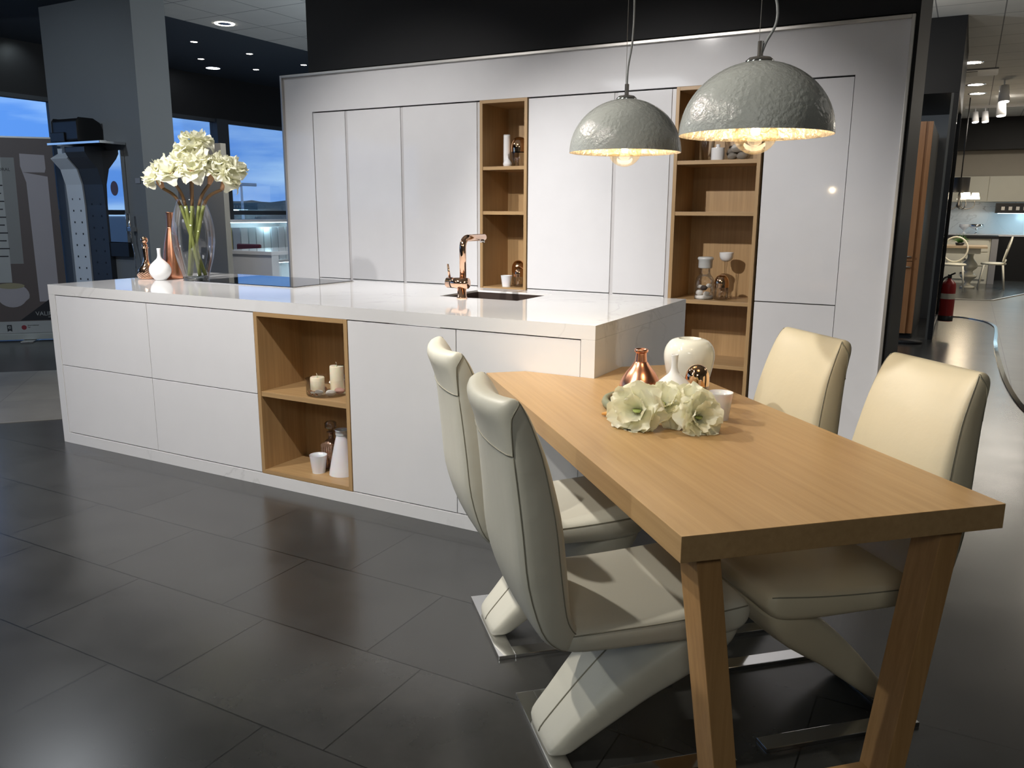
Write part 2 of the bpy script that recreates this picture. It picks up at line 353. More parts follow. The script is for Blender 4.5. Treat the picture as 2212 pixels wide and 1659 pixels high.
# left window wall: pelmet, low sill, mullions
HEAD = 2.69
struct('wall_left', MB().box(XW - .2, XW, -7, 18.6, HEAD, CEIL), M_darker)
struct('wall_left', MB().box(XW - .2, XW, -7, 18.6, 0, .28), M_navy)
mull = [-6.9, -4.2, -1.5, 1.2, 3.9, 6.46, 9.1, 11.8, 14.5, 17.2]
for i in range(len(mull) - 1):
    y0, y1 = mull[i], mull[i + 1]
    fr = thing('window_%d' % (i + 1), 'tall dark framed window bay with low transom', 'window'); del fr['label']; del fr['category']; fr['kind'] = 'structure'
    m = MB().box(XW - .12, XW + .04, y1 - .11, y1 + .11, .28, HEAD)
    m.box(XW - .10, XW, y0 + .11, y1 - .11, 1.27, 1.335).box(XW - .1, XW, y0 + .11, y1 - .11, HEAD - .05, HEAD).box(XW - .1, XW, y0 + .11, y1 - .11, .28, .34)
    m.build('window_frame', M_navy, fr)
    box('pane', M_glassp, fr, XW - .066, XW - .06, y0 + .11, y1 - .11, .34, HEAD - .05)
# grey column on the left with its narrow side
struct('wall_column', MB().box(-3.80, -2.432, 2.58, 2.955, 0, CEIL), M_grey)
# dark partition wall that carries the tall cabinets
pw = MB().box(-.07, 4.192, 2.30, 3.30, 2.385, CEIL).box(-.07, 4.192, 2.74, 3.30, 0, 2.385).box(4.174, 4.192, 2.30, 2.74, 0, 2.385)
struct('wall_partition', pw, M_dark)
# beige half-height partition behind the flowers
struct('wall_screen', MB().box(-4.35, -3.38, 4.4, 4.48, 0, 2.12), M_beige)
# outside
struct('ground_outside', MB().box(-200, XW - .21, -150, 250, -.5, -.3), M_asph)
hb = []; N = 90
hv = []; hf = []
for i in range(N + 1):
    y = 20 + i * 1.1
    for j, (dx, hz) in enumerate(((0, -.5), (-4, 1.6), (-9, 2.55), (-16, 3.0), (-40, 1))):
        hv.append((-78 + dx, y, hz + (0 if j in (0, 4) else .55 * noise.noise(Vector((i * .31, j, 0))) + .35 * noise.noise(Vector((i * .9, j * 3, 1))) + .25 * math.sin(i * .07))))
for i in range(N):
    for j in range(4): a = i * 5 + j; hf.append((a, a + 5, a + 6, a + 1))
h = MB().add(hv, hf, True).build('wooded_hill', M_tree); tag(h, 'low dark wooded hill on the horizon beyond the window', 'hill')
t = thing('street_lamp', 'tall grey street lamp seen through the window behind the flowers', 'street lamp', (-20, 20.45, -.3))
MB().tube([(0, 0, 0), (0, 0, 2.6)], [.07, .04]).build('pole', M_pole, t)
MB().box(-.05, .05, -.05, .75, 2.56, 2.68).build('lamp_head', M_pole, t, .02)

# ------------------------------------------------------------------ PANEL SURROUND + TALL CABINETS
YW = 2.3
s = thing('wall_panelling', 'white panel surround with thin brushed steel edge framing the tall cabinets', 'wall panelling')
m = MB()
x0, x1, zt = -.335, 4.155, 2.355
m.box(x0, -.050, YW, YW + .045, 0, zt).box(3.895, x1, YW, YW + .045, 0, zt).box(-.050, 3.895, YW, YW + .045, 2.090, zt)
m.box(x0, -.07, YW + .045, YW + .70, 0, zt)
m.build('panel', M_white, s)
m = MB().box(x0 - .018, x0, YW - .022, YW + .70, 0, zt + .020).box(x1, x1 + .018, YW - .022, YW + .04, 0, zt + .020).box(x0, x1, YW - .022, YW + .04, zt, zt + .020)
m.build('steel_edge', M_steel, s, .003)
GRP = 'white tall cabinets in the panelled wall'
Z0, ZM, ZT = .10, .808, 2.084
def tall(xa, xb, label, grip=True):
    t = thing('tall_cabinet', label, 'cabinet', ((xa + xb) / 2, YW, 0), 0, GRP)
    w = (xb - xa) / 2
    box('carcass', M_gap, t, -w + .001, w - .001, .030, .42, .0, ZT)
    MB().box(-w + .001, w - .001, .03, .04, 0, Z0 - .003).build('plinth', M_white, t)
    g = .024 if grip else .0015
    if grip: MB().box(w - .0238, w + .0012, .012, .0295, Z0, ZT - .003).build('grip_profile', M_grip, t)
    MB().box(-w + .0015, w - g, .004, .026, ZM + .003, ZT - .003).build('door', M_white, t, .0012)
    MB().box(-w + .0015, w - g, .004, .026, Z0, ZM - .003).build('door', M_white, t, .0012)
tall(-.047, .292, 'leftmost narrow white tall cabinet at the edge of the panelling')
tall(.292, .812, 'second white tall cabinet from the left in the panelled wall')
tall(.812, 1.468, 'wide white tall cabinet directly left of the narrow oak shelf niche')
tall(1.852, 2.492, 'wide white tall cabinet directly right of the narrow oak shelf niche')
tall(2.492, 2.872, 'narrow white tall cabinet directly left of the wide oak shelf niche')
tall(3.425, 3.893, 'white tall cabinet right of the wide oak niche behind the right chairs', False)
def niche(xa, xb, shelves, label, z0=Z0, z1=2.088, dep=.375, y0=YW, t=.022, proud=.008, grp='oak open shelf niches in the panelled wall', nm='shelf_niche'):
    o = thing(nm, label, 'shelving', ((xa + xb) / 2, y0, z0), 0, grp); w = (xb - xa) / 2; H = z1 - z0
    box('side_panel', M_oakz, o, -w, -w + t, -proud, dep, 0, H, .001); box('side_panel', M_oakz, o, w - t, w, -proud, dep, 0, H, .001)
    box('top_panel', M_oaky, o, -w + t, w - t, -proud, dep, H - t, H, .001); box('bottom_panel', M_oaky, o, -w + t, w - t, -proud, dep, 0, t, .001)
    box('back_panel', M_oakz, o, -w + t, w - t, dep - .012, dep, t, H - t)
    for z in shelves: box('shelf', M_oaky, o, -w + t + .0005, w - t - .0005, -proud + .004, dep - .013, z - z0 - .024, z - z0, .001)
    return o
niche(1.476, 1.848, [1.645, 1.340, .808, .40], 'narrow oak shelf niche rising behind the kitchen tap')
niche(2.880, 3.412, [1.652, 1.343, .796, .393], 'wide oak shelf niche partly hidden behind the pendant lamps')

# ------------------------------------------------------------------ KITCHEN ISLAND
L, D, H = 3.349, 1.135, .92
o = thing('island_worktop', 'white veined stone worktop with waterfall ends wrapping the long island', 'worktop')
tk = .055
sx0, sx1, sy0, sy1 = 2.235, 2.68, .625, 1.0
m = MB().box(0, sx0, 0, D, H - tk, H).box(sx1, L, 0, D, H - tk, H).box(sx0, sx1, 0, sy0, H - tk, H).box(sx0, sx1, sy1, D, H - tk, H)
m.build('top_slab', M_marble, o)
box('end_panel', M_marble, o, 0, .056, 0, D, 0, H - tk - .0005, .001)
box('end_panel', M_marble, o, L - .058, L, 0, D, 0, H - tk - .0005, .001)
box('plinth', M_marble, o, .0565, L - .0585, 0, .02, 0, .062, .001)
IG = 'white handleless units on the front of the island'
def unit(xa, xb, label, kind):
    w = xb - xa; t = thing('drawer_unit' if kind == 2 else 'base_cabinet', label, 'cabinet', (xa, 0, .064), 0, IG)
    box('carcass', M_gap, t, .001, w - .001, .023, D - .03, 0, .60)
    if kind == 2:
        box('drawer', M_whitem, t, .001, w - .001, .002, .021, .003, .397, .001); box('drawer', M_whitem, t, .001, w - .001, .002, .021, .401, .796, .001)
    else: box('door', M_whitem, t, .001, w - .001, .002, .021, .003, .796, .001)
    box('back', M_whitem, t, .001, w - .001, D - .03, D - .012, 0, .79)
unit(.058, .822, 'white two drawer unit at the left end of the island', 2)
unit(.824, 1.586, 'white two drawer unit directly left of the oak niche in the island', 2)
niche(1.589, 2.157, [.478], 'oak two compartment open unit set in the island front', .064, .864, .31, 0.0, .02, 0, 'oak open unit in the island', 'open_oak_unit')
unit(2.160, 2.729, 'white single door cabinet directly right of the oak niche in the island', 1)
unit(2.731, 3.289, 'white cabinet front at the right end of the island above the table', 1)
# hob
t = thing('induction_hob', 'flat black glass hob set into the white worktop near the vases', 'hob', (.93, .815, H + .0002))
box('glass_plate', M_blackg, t, -.385, .385, -.255, .255, 0, .006, .002)
MB().box(-.39, .39, -.26, .26, 0, .003).build('steel_rim', M_steel, t)
# sink
t = thing('kitchen_sink', 'dark undermounted sink basin behind the rose gold tap', 'sink')
zz = .735; M_sink = mat('dark_steel_basin', (.10, .075, .065), .35, .6)
e = .004
hz = H - .009
m = MB().box(sx0 + .001, sx1 - .001, sy0 + .001, sy1 - .001, zz - .010, zz)
m.box(sx0 + .001, sx0 + .004, sy0 + .001, sy1 - .001, zz, hz).box(sx1 - .004, sx1 - .001, sy0 + .001, sy1 - .001, zz, hz)
m.box(sx0 + .004, sx1 - .004, sy0 + .001, sy0 + .004, zz, hz).box(sx0 + .004, sx1 - .004, sy1 - .004, sy1 - .001, zz, hz)
m.build('basin', M_sink, t)
lathe('drain', M_chrome, t, [(0, zz + .004), (.04, zz + .004), (.045, zz)], 24, ((sx0 + sx1) / 2, (sy0 + sy1) / 2, 0))
# tap
t = thing('kitchen_tap', 'polished rose gold swan neck mixer tap on the island worktop', 'tap', (2.40, .575, H))
lathe('base', M_rose, t, [(0, 0), (.026, 0), (.026, .008), (.022, .01), (.022, .05), (0, .05)], 32)
MB().tube([(-.082, 0, .075), (.034, 0, .075)], .026, 32).build('mixer_body', M_rose, t)
MB().tube([(-.057, 0, .075), (-.054, 0, .075)], .0266, 32).build('joint_ring', M_black, t)
MB().tube([(-.070, 0, .098), (-.078, -.004, .165)], [.006, .005], 12).build('lever', M_rose, t)
pts = [(0, .01, .09), (0, .01, .245)]
for k in range(1, 9): a = PI / 2 * k / 8; pts.append((0, .01 + .045 * (1 - math.cos(a)), .245 + .045 * math.sin(a)))
pts += [(0, .21, .290)]
MB().tube(pts, .0165, 24).build('spout', M_rose, t)
MB().tube([(0, .198, .279), (0, .198, .264)], .011, 20).build('aerator', M_chrome, t)

# ------------------------------------------------------------------ DINING TABLE
TX, TY, TA = 4.1065, -1.3464, .7563
TW, TL, HT = .769, 1.70, .72
tb = thing('dining_table', 'oak dining table slotted around the corner of the white island', 'table', (TX, TY, 0), TA)
ca, sa = math.cos(TA), math.sin(TA)
def toloc(x, y): dx, dy = x - TX, y - TY; return (dx * ca + dy * sa, -dx * sa + dy * ca)
def towor(u, v): return (TX + u * ca - v * sa, TY + u * sa + v * ca)
g = .0015
# back edge v = TL : x = TX+u ca - TL sa ; y = TY + u sa + TL ca
uA = (L + g - TX + TL * sa) / ca; uB = (-g - TY - TL * ca) / sa
poly = [(0, 0), (TW, 0), (TW, TL), (uA, TL), toloc(L + g, -g), (uB, TL), (0, TL)]
M_oakt = wood('oak_tabletop', (.37, .228, .100), (.49, .315, .150), 1, .40, .8)
MB().prism(poly, HT - .056, HT).build('tabletop', M_oakt, tb, .0012)
def slab4(name, q0, q1, v0, v1, m, parent):   # q0 = bottom u range, q1 = top u range, (u0,u1,z)
    a0, a1, za = q0; b0, b1, zb = q1
    mm = MB().add([(a0, v0, za), (a1, v0, za), (a1, v1, za), (a0, v1, za), (b0, v0, zb), (b1, v0, zb), (b1, v1, zb), (b0, v1, zb)],
                  [(0, 3, 2, 1), (4, 5, 6, 7), (0, 1, 5, 4), (1, 2, 6, 5), (2, 3, 7, 6), (3, 0, 4, 7)])
    return mm.build(name, m, parent, .002)
slab4('leg', (.142, .196, 0), (.049, .103, HT - .0565), .03, .112, M_legw, tb)
slab4('leg', (.550, .604, 0), (.640, .695, HT - .0565), .03, .112, M_legw, tb)
slab4('crossbar', (.197, .549, 0.0), (.191, .556, .05), .035, .107, wood('oak_crossbar', (.34, .18, .065), (.50, .285, .115), 0, .5), tb)

# ------------------------------------------------------------------ Z CHAIRS
def sweep(st, n=32, p=3.4, cap=True):
    """st: stations (ax, az, bx, bz, halfwidth): two surface points in the side view."""
    rings = []
    for q5 in st:
        ax, az, bx, bz, hw = q5[:5]; cv = q5[5] if len(q5) > 5 else 0
        cx, cz = (ax + bx) / 2, (az + bz) / 2; hx, hz = (ax - bx) / 2, (az - bz) / 2; r = []
        for k in range(n):
            a = 2 * PI * k / n; c, s_ = math.cos(a), math.sin(a)
            y = hw * math.copysign(abs(s_) ** (2 / 9), s_); q = math.copysign(abs(c) ** (2 / p), c)
            if abs(s_) < .5: y = hw * (s_ / .5) * .5 ** (2 / 9)
            dxx = -cv * (1 - (y / max(hw, .01)) ** 2)
            r.append((cx + hx * q + dxx, y, cz + hz * q + dxx * .25))
        rings.append(r)
    vs = [v for r in rings for v in r]; fs = []
    for i in range(len(rings) - 1):
        for k in range(n): fs.append((i * n + k, i * n + (k + 1) % n, (i + 1) * n + (k + 1) % n, (i + 1) * n + k))
    if cap: fs.append(tuple(range(n - 1, -1, -1))); fs.append(tuple(range((len(rings) - 1) * n, len(rings) * n)))
    return MB().add(vs, fs, True), rings
def make_chair(label, lm, group):
    t = thing('dining_chair', label, 'chair', (0, 0, 0), 0, group)
    back = [(.050, .400, .036, .352, .165, 0), (.044, .408, .018, .345, .190, 0), (.035, .425, -.022, .362, .199, 0), (.026, .46, -.062, .410, .202, 0), (.016, .55, -.098, .52, .200, 0), (0, .65, -.118, .64, .194, 0),
            (-.020, .73, -.132, .735, .187, .004), (-.045, .81, -.146, .825, .180, .012), (-.068, .865, -.158, .878, .176, .020), (-.084, .898, -.166, .908, .173, .025),
            (-.098, .920, -.166, .926, .170, .028), (-.110, .934, -.160, .938, .166, .030), (-.124, .9435, -.148, .9445, .160, .030), (-.134, .9455, -.138, .9455, .154, .030)]
    back = [(ax + .028 * max(0, (az - .5) / .45), az, bx + .028 * max(0, (bz - .5) / .45), bz, hw, cv) for ax, az, bx, bz, hw, cv in back]
    b, rg = sweep(smooth_prof(back, 3)); bk = b.build('backrest', lm, t)
    sm = MB()
    for k in (6, 26): sm.tube([(x, y * 1.001, z) for x, y, z in (r[k] for r in rg[4:-4])], .0016, 6)
    for k in (11, 21): sm.tube([(x, y * 1.001, z) for x, y, z in (r[k] for r in rg[4:-18])], .0016, 6)
    sm.build('seam', M_seam, bk)
    # seam of the folded-over head flap: across the back, up over each side to the front edge
    def rgp(j, kk):
        r = rg[-5 - j]; k0 = int(kk); f_ = kk - k0; A, B = Vector(r[k0]), Vector(r[k0 + 1]); return A.lerp(B, f_)
    half = [rgp(j, 6.05 + 4.95 * (j / 14) ** .9) for j in range(15)]
    L2 = rg[-19]; mid = [Vector(L2[k]) for k in range(12, 21)]
    other = [Vector((v.x, -v.y, v.z)) for v in reversed(half)]
    pth = half + mid + other
    MB().tube([tuple(v + (v - Vector((-.09, 0, v.z - .012))).normalized() * .0008) for v in pth], .0019, 6).build('head_flap_seam', M_seam, bk)
    seat = [(.0, .395, .0, .352, .180), (.03, .410, .03, .346, .200), (.10, .417, .10, .344, .206), (.22, .421, .22, .343, .207), (.34, .430, .35, .341, .207), (.42, .437, .43, .346, .205),
            (.455, .434, .462, .362, .200), (.474, .420, .478, .384, .186)]
    b, rg = sweep(smooth_prof(seat, 3)); se = b.build('seat', lm, t)
    sm = MB()
    for k in (6, 26): sm.tube([(r[k][0], r[k][1] * 1.002, r[k][2] + .0006) for r in rg[2:-2]], .0016, 6)
    sm.build('seam', M_seam, se)
    leg = [(.006, .016, .052, .0125, .085), (.010, .040, .070, .022, .100), (.052, .092, .118, .056, .108), (.112, .160, .190, .110, .124), (.175, .225, .262, .165, .142), (.245, .288, .335, .212, .160), (.31, .335, .405, .262, .176), (.36, .362, .450, .315, .186), (.40, .380, .466, .362, .186)]
    b, rg = sweep(smooth_prof(leg, 3), 32, 3.0); lg = b.build('slanted_leg', lm, t)
    MB().tube([(r[0][0] - .0003, 0, r[0][2] + .0008) for r in rg[2:-5]], .002, 6).build('leg_seam', M_seam, lg)
    m = MB().box(0, .052, -.207, .207, 0, .012).box(.052, .457, -.207, -.157, 0, .012).box(.052, .457, .157, .207, 0, .012)
    m.build('base_frame', M_chrome, t, .0015)
    return t
CG = 'padded cantilever chairs around the oak table'
def place(t, u, v, rot):
    x, y = towor(u, v); t.location = (x, y, 0); t.rotation_euler = (0, 0, TA + rot)
c1 = make_chair('ivory leather chair nearest the viewer on the left side of the table', M_leath, CG); place(c1, -.157, .436, 0)
c2 = copy_tree(c1); c2['label'] = 'ivory leather chair beside the island front, behind the nearest left chair'; place(c2, -.158, 1.046, 0)
c3 = make_chair('cream leather chair on the right of the table nearest the tall cabinets', M_leathr, CG); place(c3, .85, 1.00, PI)
c4 = copy_tree(c3); c4['label'] = 'cream leather chair at the right front corner of the table'; place(c4, .85, .455, PI)

# ------------------------------------------------------------------ PENDANT LAMPS
def pendant(loc, label, kind):
    t = thing('pendant_lamp', label, 'lamp', loc, 0, 'grey dome pendants above the table'); R = .187; hh = .174
    prof = [(R * math.cos(a), hh * math.sin(a)) for a in [PI / 2 * k / 22 for k in range(0, 22)]] + [(.012, hh)]
    sh = lathe('lamp_shade', M_shade, t, prof, 64)
    pin = [(R * .994 * math.cos(a), hh * .985 * math.sin(a)) for a in [PI / 2 * k / 22 for k in range(0, 22)]] + [(.012, hh * .985)]
    lathe('shade_lining', M_leaf, sh, [(R, 0)] + pin, 64)
    lathe('cap', M_chrome, t, [(.034, hh - .003), (.034, hh + .001), (.026, hh + .008), (.008, hh + .012), (.007, hh + .012), (.007, hh + .046), (0, hh + .046)], 32)
    MB().lathe([(.0, .165), (.018, .165), (.018, .07), (0, .07)], 20).build('bulb_socket', M_black, t)
    bu = MB().ball((0, 0, .010), .056, n=32, m=16).build('bulb', M_bulb, t)
    f = MB().ball((0, 0, .046), .027, n=18, m=10).build('filament', M_fil, bu)
    if kind == 0:
        pts = [(0, 0, hh + .04), (.003, -.002, hh + .10), (.012, .006, hh + .18), (.014, .008, hh + .30), (.006, .004, hh + .5), (0, 0, hh + .9), (0, 0, CEIL - loc[2] - .02)]
    else:
        pts = [(.004, 0, hh + .02), (.012, .004, hh + .045), (.030, .014, hh + .085), (.030, .014, hh + .13), (.012, .006, hh + .20), (.004, .002, hh + .35), (0, 0, hh + .9), (0, 0, CEIL - loc[2] - .02)]
    MB().tube(smooth_prof(pts, 5), .0034, 8).build('cable', M_cable, t)
    MB().tube([(-.004, 0, hh + .04), (-.004, 0, CEIL - loc[2] - .02)], .0008, 5).build('suspension_wire', M_steel, t)
    lathe('ceiling_rose', M_chrome, t, [(0, CEIL - loc[2] - .025), (.05, CEIL - loc[2] - .025), (.055, CEIL - loc[2]), (0, CEIL - loc[2])], 24)
    point('bulb_light', (loc[0], loc[1], loc[2] + .010), 5.0, (1, .84, .62), .012)
pendant((3.488, -.118, 1.532), 'grey textured dome pendant lamp nearer the island, the smaller looking', 0)
pendant((4.043, -.666, 1.524), 'grey textured dome pendant lamp nearest the viewer with a curling cable', 1)

# ------------------------------------------------------------------ VASES AND SMALL THINGS
def vessel(name, label, cat, m, loc, prof, grp=None, inner=True, n=44):
    t = thing(name, label, cat, loc, 0, grp)
    p = smooth_prof(prof, 4)
    if inner:
        rt = p[-1][0]; p = p + [(max(rt - .004, .001), p[-1][1]), (max(rt - .005, .001), p[-1][1] - .02)]
    lathe('body', m, t, p, n); return t
def single(name, label, cat, m, loc, prof, grp=None, n=44, k=4):
    p = smooth_prof(prof, k); rt = p[-1][0]
    if rt > .008: p = p + [(rt - .0028, p[-1][1]), (rt - .0035, p[-1][1] - .025)]
    o = MB().lathe(p, n).build(name, m, None, loc=loc); return tag(o, label, cat, grp)
BULBV = [(.001, 0), (.026, 0), (.036, .006), (.058, .035), (.0635, .062), (.056, .088), (.034, .112), (.017, .128), (.0105, .145), (.010, .170), (.0115, .190)]
single('bud_vase', 'round white narrow-necked vase on the worktop in front of the copper bottle', 'vase', M_ceramic, (.278, .536, H), BULBV)
single('copper_bottle', 'tall slender copper bottle on the worktop beside the glass vase', 'bottle', M_copper, (.245, .66, H),
       [(.001, 0), (.052, 0), (.062, .012), (.062, .06), (.058, .12), (.048, .19), (.036, .25), (.026, .295), (.0235, .31), (.023, .312), (.021, .395), (.023, .40)])
t = thing('decanter', 'rose gold decanter with ball stopper at the left end of the worktop', 'decanter', (.125, .56, H))
prof = smooth_prof([(.001, 0), (.038, 0), (.052, .012), (.055, .03), (.047, .055), (.030, .078), (.019, .105), (.016, .14), (.018, .185), (.018, .19)], 4)
mb = MB(); n = 36; vs = []; fs = []
for i, (r, z) in enumerate(prof):
    for k in range(n):
        q = r * (1 + (.045 * ((k + i) % 2) if z < .08 else 0)); a = 2 * PI * k / n; vs.append((q * math.cos(a), q * math.sin(a), z))
for i in range(len(prof) - 1):
    for k in range(n): fs.append((i * n + k, i * n + (k + 1) % n, (i + 1) * n + (k + 1) % n, (i + 1) * n + k))
mb.add(vs, fs, False).build('body', M_rose, t)
m = MB().lathe([(.0, .185), (.022, .186), (.022, .192), (.013, .196), (.019, .204), (.013, .212), (.010, .216)], 24); m.ball((0, 0, .235), .022, n=12, m=8); m.build('stopper', M_rose, t)
# glass vase with amaryllis
GV = (.478, .63, H)
t = thing('glass_vase', 'tall barrel shaped clear glass vase holding the cream flowers', 'vase', GV)
pr = smooth_prof([(.001, .0), (.070, .0), (.074, .012), (.082, .05), (.108, .14), (.122, .24), (.118, .33), (.100, .41), (.084, .455), (.080, .478)], 4)
lathe('glass_body', M_glass, t, pr, 56)
lathe('thick_base', glass('glass_base', (.80, .86, .9), .25, .9), t, [(0, .003), (.070, .003), (.076, .022), (0, .028)], 40)
def bloom(mb, c, axis, R, seed, layers=3, green=None):
    rnd = random.Random(seed); ax = Vector(axis).normalized(); q = ax.to_track_quat('Z', 'Y').to_matrix(); c = Vector(c)
    spec = [(6, 1.0, .50, .62, .75, 1.30), (6, .86, .46, .56, .30, .85), (4, .52, .32, .40, .0, .35)][:layers]
    for ly, (cnt, ln, wa, wb, ca_, cb_) in enumerate(spec):
        for p in range(cnt):
            a0 = 2 * PI * (p + .5 * ly) / cnt + rnd.uniform(-.22, .22); Lp = R * ln * rnd.uniform(.85, 1.12); wd = R * rnd.uniform(wa, wb) * (ln ** .3)
            curl = rnd.uniform(ca_, cb_); nu, nv = 12, 10; vs = []; fs = []; ph = rnd.uniform(0, 6); tw = rnd.uniform(-.35, .35)
            for i in range(nu + 1):
                s_ = i / nu; w_ = wd * (.14 + .86 * math.sin(PI * min(1, s_ * .93)) ** .8) * (1 - .28 * max(0, s_ - .8) / .2)
                rad = Lp * (.08 + .92 * s_ ** 1.1); hgt = R * (.36 * s_ ** .7 + .62 * s_ - curl * .85 * s_ ** 2.6) - R * .35
                for j in range(nv + 1):
                    t_ = (j / nv - .5) * 2; at_ = abs(t_)
                    ruf = R * s_ * (.075 * math.sin(s_ * 13 + ph + (3 if t_ > 0 else 0)) * at_ ** 2 + .04 * math.sin(s_ * 23 + ph * 3 + t_ * 3) * at_ ** 4 + .03 * math.sin(t_ * 7 + ph) * s_)
                    x = rad - R * .05 * at_ ** 2 * s_; y = t_ * w_ * (1 + .10 * math.sin(s_ * 17 + ph * 2) * at_); z = hgt + R * (.20 - .12 * s_) * t_ * t_ + ruf + tw * y * s_ - R * .045 * (1 - at_) ** 3
                    vs.append(c + q @ Vector((x * math.cos(a0) - y * math.sin(a0), x * math.sin(a0) + y * math.cos(a0), z)))
            for i in range(nu):
                for j in range(nv): k = i * (nv + 1) + j; fs.append((k, k + 1, k + nv + 2, k + nv + 1))
            mb.add(vs, fs, True)
    if green is not None: green.lathe([(R * .02, -R * .02), (R * .14, R * .03), (R * .10, -R * .05)], 12, tuple(c))
rt = Vector((.877, .480, 0)); fw = Vector((-.480, .877, 0))
FG = 'cream amaryllis stems in the glass vase'
fl = [ # lateral, depth, height of bloom, foot lateral, foot depth, radius, label
    (-.190, -.02, .625, .045, .03, .100, 'leftmost cream amaryllis drooping over the vase rim'),
    (-.075, -.07, .650, .030, -.02, .105, 'cream amaryllis with wide open face left of the centre of the bouquet'),
    (.000, .04, .775, .010, .03, .115, 'tallest cream amaryllis at the top of the bouquet'),
    (.045, -.06, .665, -.030, -.03, .100, 'cream amaryllis facing the viewer at the centre front of the bouquet'),
    (.145, .00, .650, -.040, .02, .092, 'cream amaryllis right of centre beside the outermost bloom'),
    (.225, .02, .620, -.045, .00, .100, 'rightmost cream amaryllis leaning out over the hob'),
]
for i, (lx, ly, hz, fx, fy, R, lab) in enumerate(fl):
    t = thing('amaryllis', lab, 'flower', (GV[0], GV[1], H), 0, FG)
    top = rt * lx + fw * ly + Vector((0, 0, hz)); foot = rt * fx + fw * fy + Vector((0, 0, .03))
    neck = rt * (lx * .38) + fw * ly * .4 + Vector((0, 0, .47)); pre = rt * (lx * .80) + fw * ly * .9 + Vector((0, 0, hz - .085))
    pts = smooth_prof([tuple(foot), tuple(neck * .5 + foot * .5), tuple(neck), tuple(pre)], 6)
    MB().tube(pts[:12], [.0105] * 12, 10).build('stem', M_stem, t); MB().tube(pts[11:], .0095, 10).build('stem', M_stemr, t)
    axis = (top - neck).normalized() + Vector((0, 0, .15)) - fw * (.95 if i in (1, 3, 0) else .35) + rt * (lx * 3.0)
    MB().tube([tuple(pre), tuple(pre * .6 + top * .4), tuple(pre * .2 + top * .8)], [.011, .020, .012], 10).build('bract', M_bract, t)
    mb = MB(); gb = MB(); bloom(mb, top - Vector((0, 0, .01)), axis, R, i * 7 + 1, 3, gb); bloom(mb, top + rt * .03 + Vector((0, 0, .045 if i != 2 else .05)) + fw * .05, axis + rt * .5 + Vector((0, 0, 1.0)), R * .88, i * 7 + 3, 3)
    mb.build('petals', M_petal, t); gb.build('throat', M_petalc, t)
# --- table centre
single('copper_vase', 'squat copper bottle with short neck on the oak table', 'vase', M_copper, (3.612, -.225, HT),
       [(.001, 0), (.050, 0), (.062, .008), (.070, .026), (.066, .052), (.050, .082), (.031, .106), (.022, .120), (.0205, .121), (.018, .146), (.019, .151), (.023, .154), (.023, .161), (.021, .163)])
single('bud_vase', 'round white narrow-necked vase between the copper bottle and the large urn', 'vase', M_ceramic, (3.775, -.375, HT), [(a, b * .95) for a, b in BULBV])
single('urn_vase', 'large cream white urn vase at the back of the table arrangement', 'vase', M_creamc, (3.735, -.085, HT),
       [(.001, 0), (.050, 0), (.058, .008), (.071, .05), (.083, .10), (.088, .140), (.083, .170), (.068, .190), (.052, .197), (.042, .199), (.040, .200)][:0] or [(.001, 0), (.050, 0), (.058, .007), (.070, .046), (.081, .094), (.086, .130), (.081, .158), (.067, .179), (.052, .187), (.042, .189), (.040, .190)])
def domed_jar(loc, s_, label, grp='glass jars with mirrored gold domes'):
    t = thing('domed_jar', label, 'jar', loc, 0, grp)
    lathe('glass_body', M_glassb, t, [(0, 0), (.036 * s_, 0), (.040 * s_, .004), (.040 * s_, .072 * s_)], 32)
    lathe('gold_dome', M_gold, t, smooth_prof([(.0405 * s_, .070 * s_), (.041 * s_, .092 * s_), (.038 * s_, .112 * s_), (.028 * s_, .130 * s_), (.014 * s_, .139 * s_), (.001, .141 * s_)], 4), 32)
domed_jar((3.815, -.255, HT), .95, 'clear jar with mirrored gold dome on the oak table beside the urn')
CUP = [(.001, 0), (.028, 0), (.031, .004), (.041, .082), (.0415, .086)]
single('tumbler', 'white opal glass tumbler on the table behind the right flowers', 'cup', M_opal, (3.925, -.385, HT), [(a * .9, b * .95) for a, b in CUP])
# ring-shaped tray
t = thing('round_tray', 'round shallow tray with thick moss green rim under the table arrangement', 'tray', (3.705, -.34, HT))
ring = [(.150, 0), (.166, .004), (.171, .016), (.166, .028), (.158, .031), (.150, .028), (.147, .016), (.149, .006)]
ring = ring + [ring[0]]
lathe('rim', M_tray, t, ring, 64)
lathe('tray_bottom', mat('dark_tray_bottom', (.06, .05, .04), .4), t, [(0, .0005), (.1495, .0005), (.1495, .004), (0, .004)], 64)
for o_ in COL.objects:
    if o_.parent is None and o_.name.startswith(('copper_vase', 'urn_vase', 'domed_jar')) and abs(o_.location.z - HT) < .001: o_.location.z = HT + .0045
for o_ in COL.objects:
    if o_.name.startswith('bud_vase') and abs(o_.location.z - HT) < .001: o_.location.z = HT + .0045
BG = 'cream amaryllis heads lying on the oak table'
for i, (x, y, z, R, ax, lab) in enumerate([
        (3.742, -.610, .052, .098, (-.1, -.95, .35), 'large open cream flower head at the left front of the tray'),
        (3.795, -.545, .066, .080, (.25, -.6, .8), 'cream flower head tucked behind the front left bloom'),
        (3.868, -.520, .062, .082, (.1, -.6, .9), 'cream flower head upright in front of the white tumbler'),
        (3.915, -.575, .046, .080, (.75, -.75, .3), 'rightmost cream flower head lying on its side on the oak table')]):
    t = thing('flower_head', lab, 'flower', (x, y, HT), 0, BG); mb = MB(); gb = MB()
    bloom(mb, (0, 0, z), ax, R, 50 + i, 3, gb); mb.v = [(a, b, max(c, .0015)) for a, b, c in mb.v]
    mb.build('petals', M_petal, t); gb.build('throat', M_petalc, t)
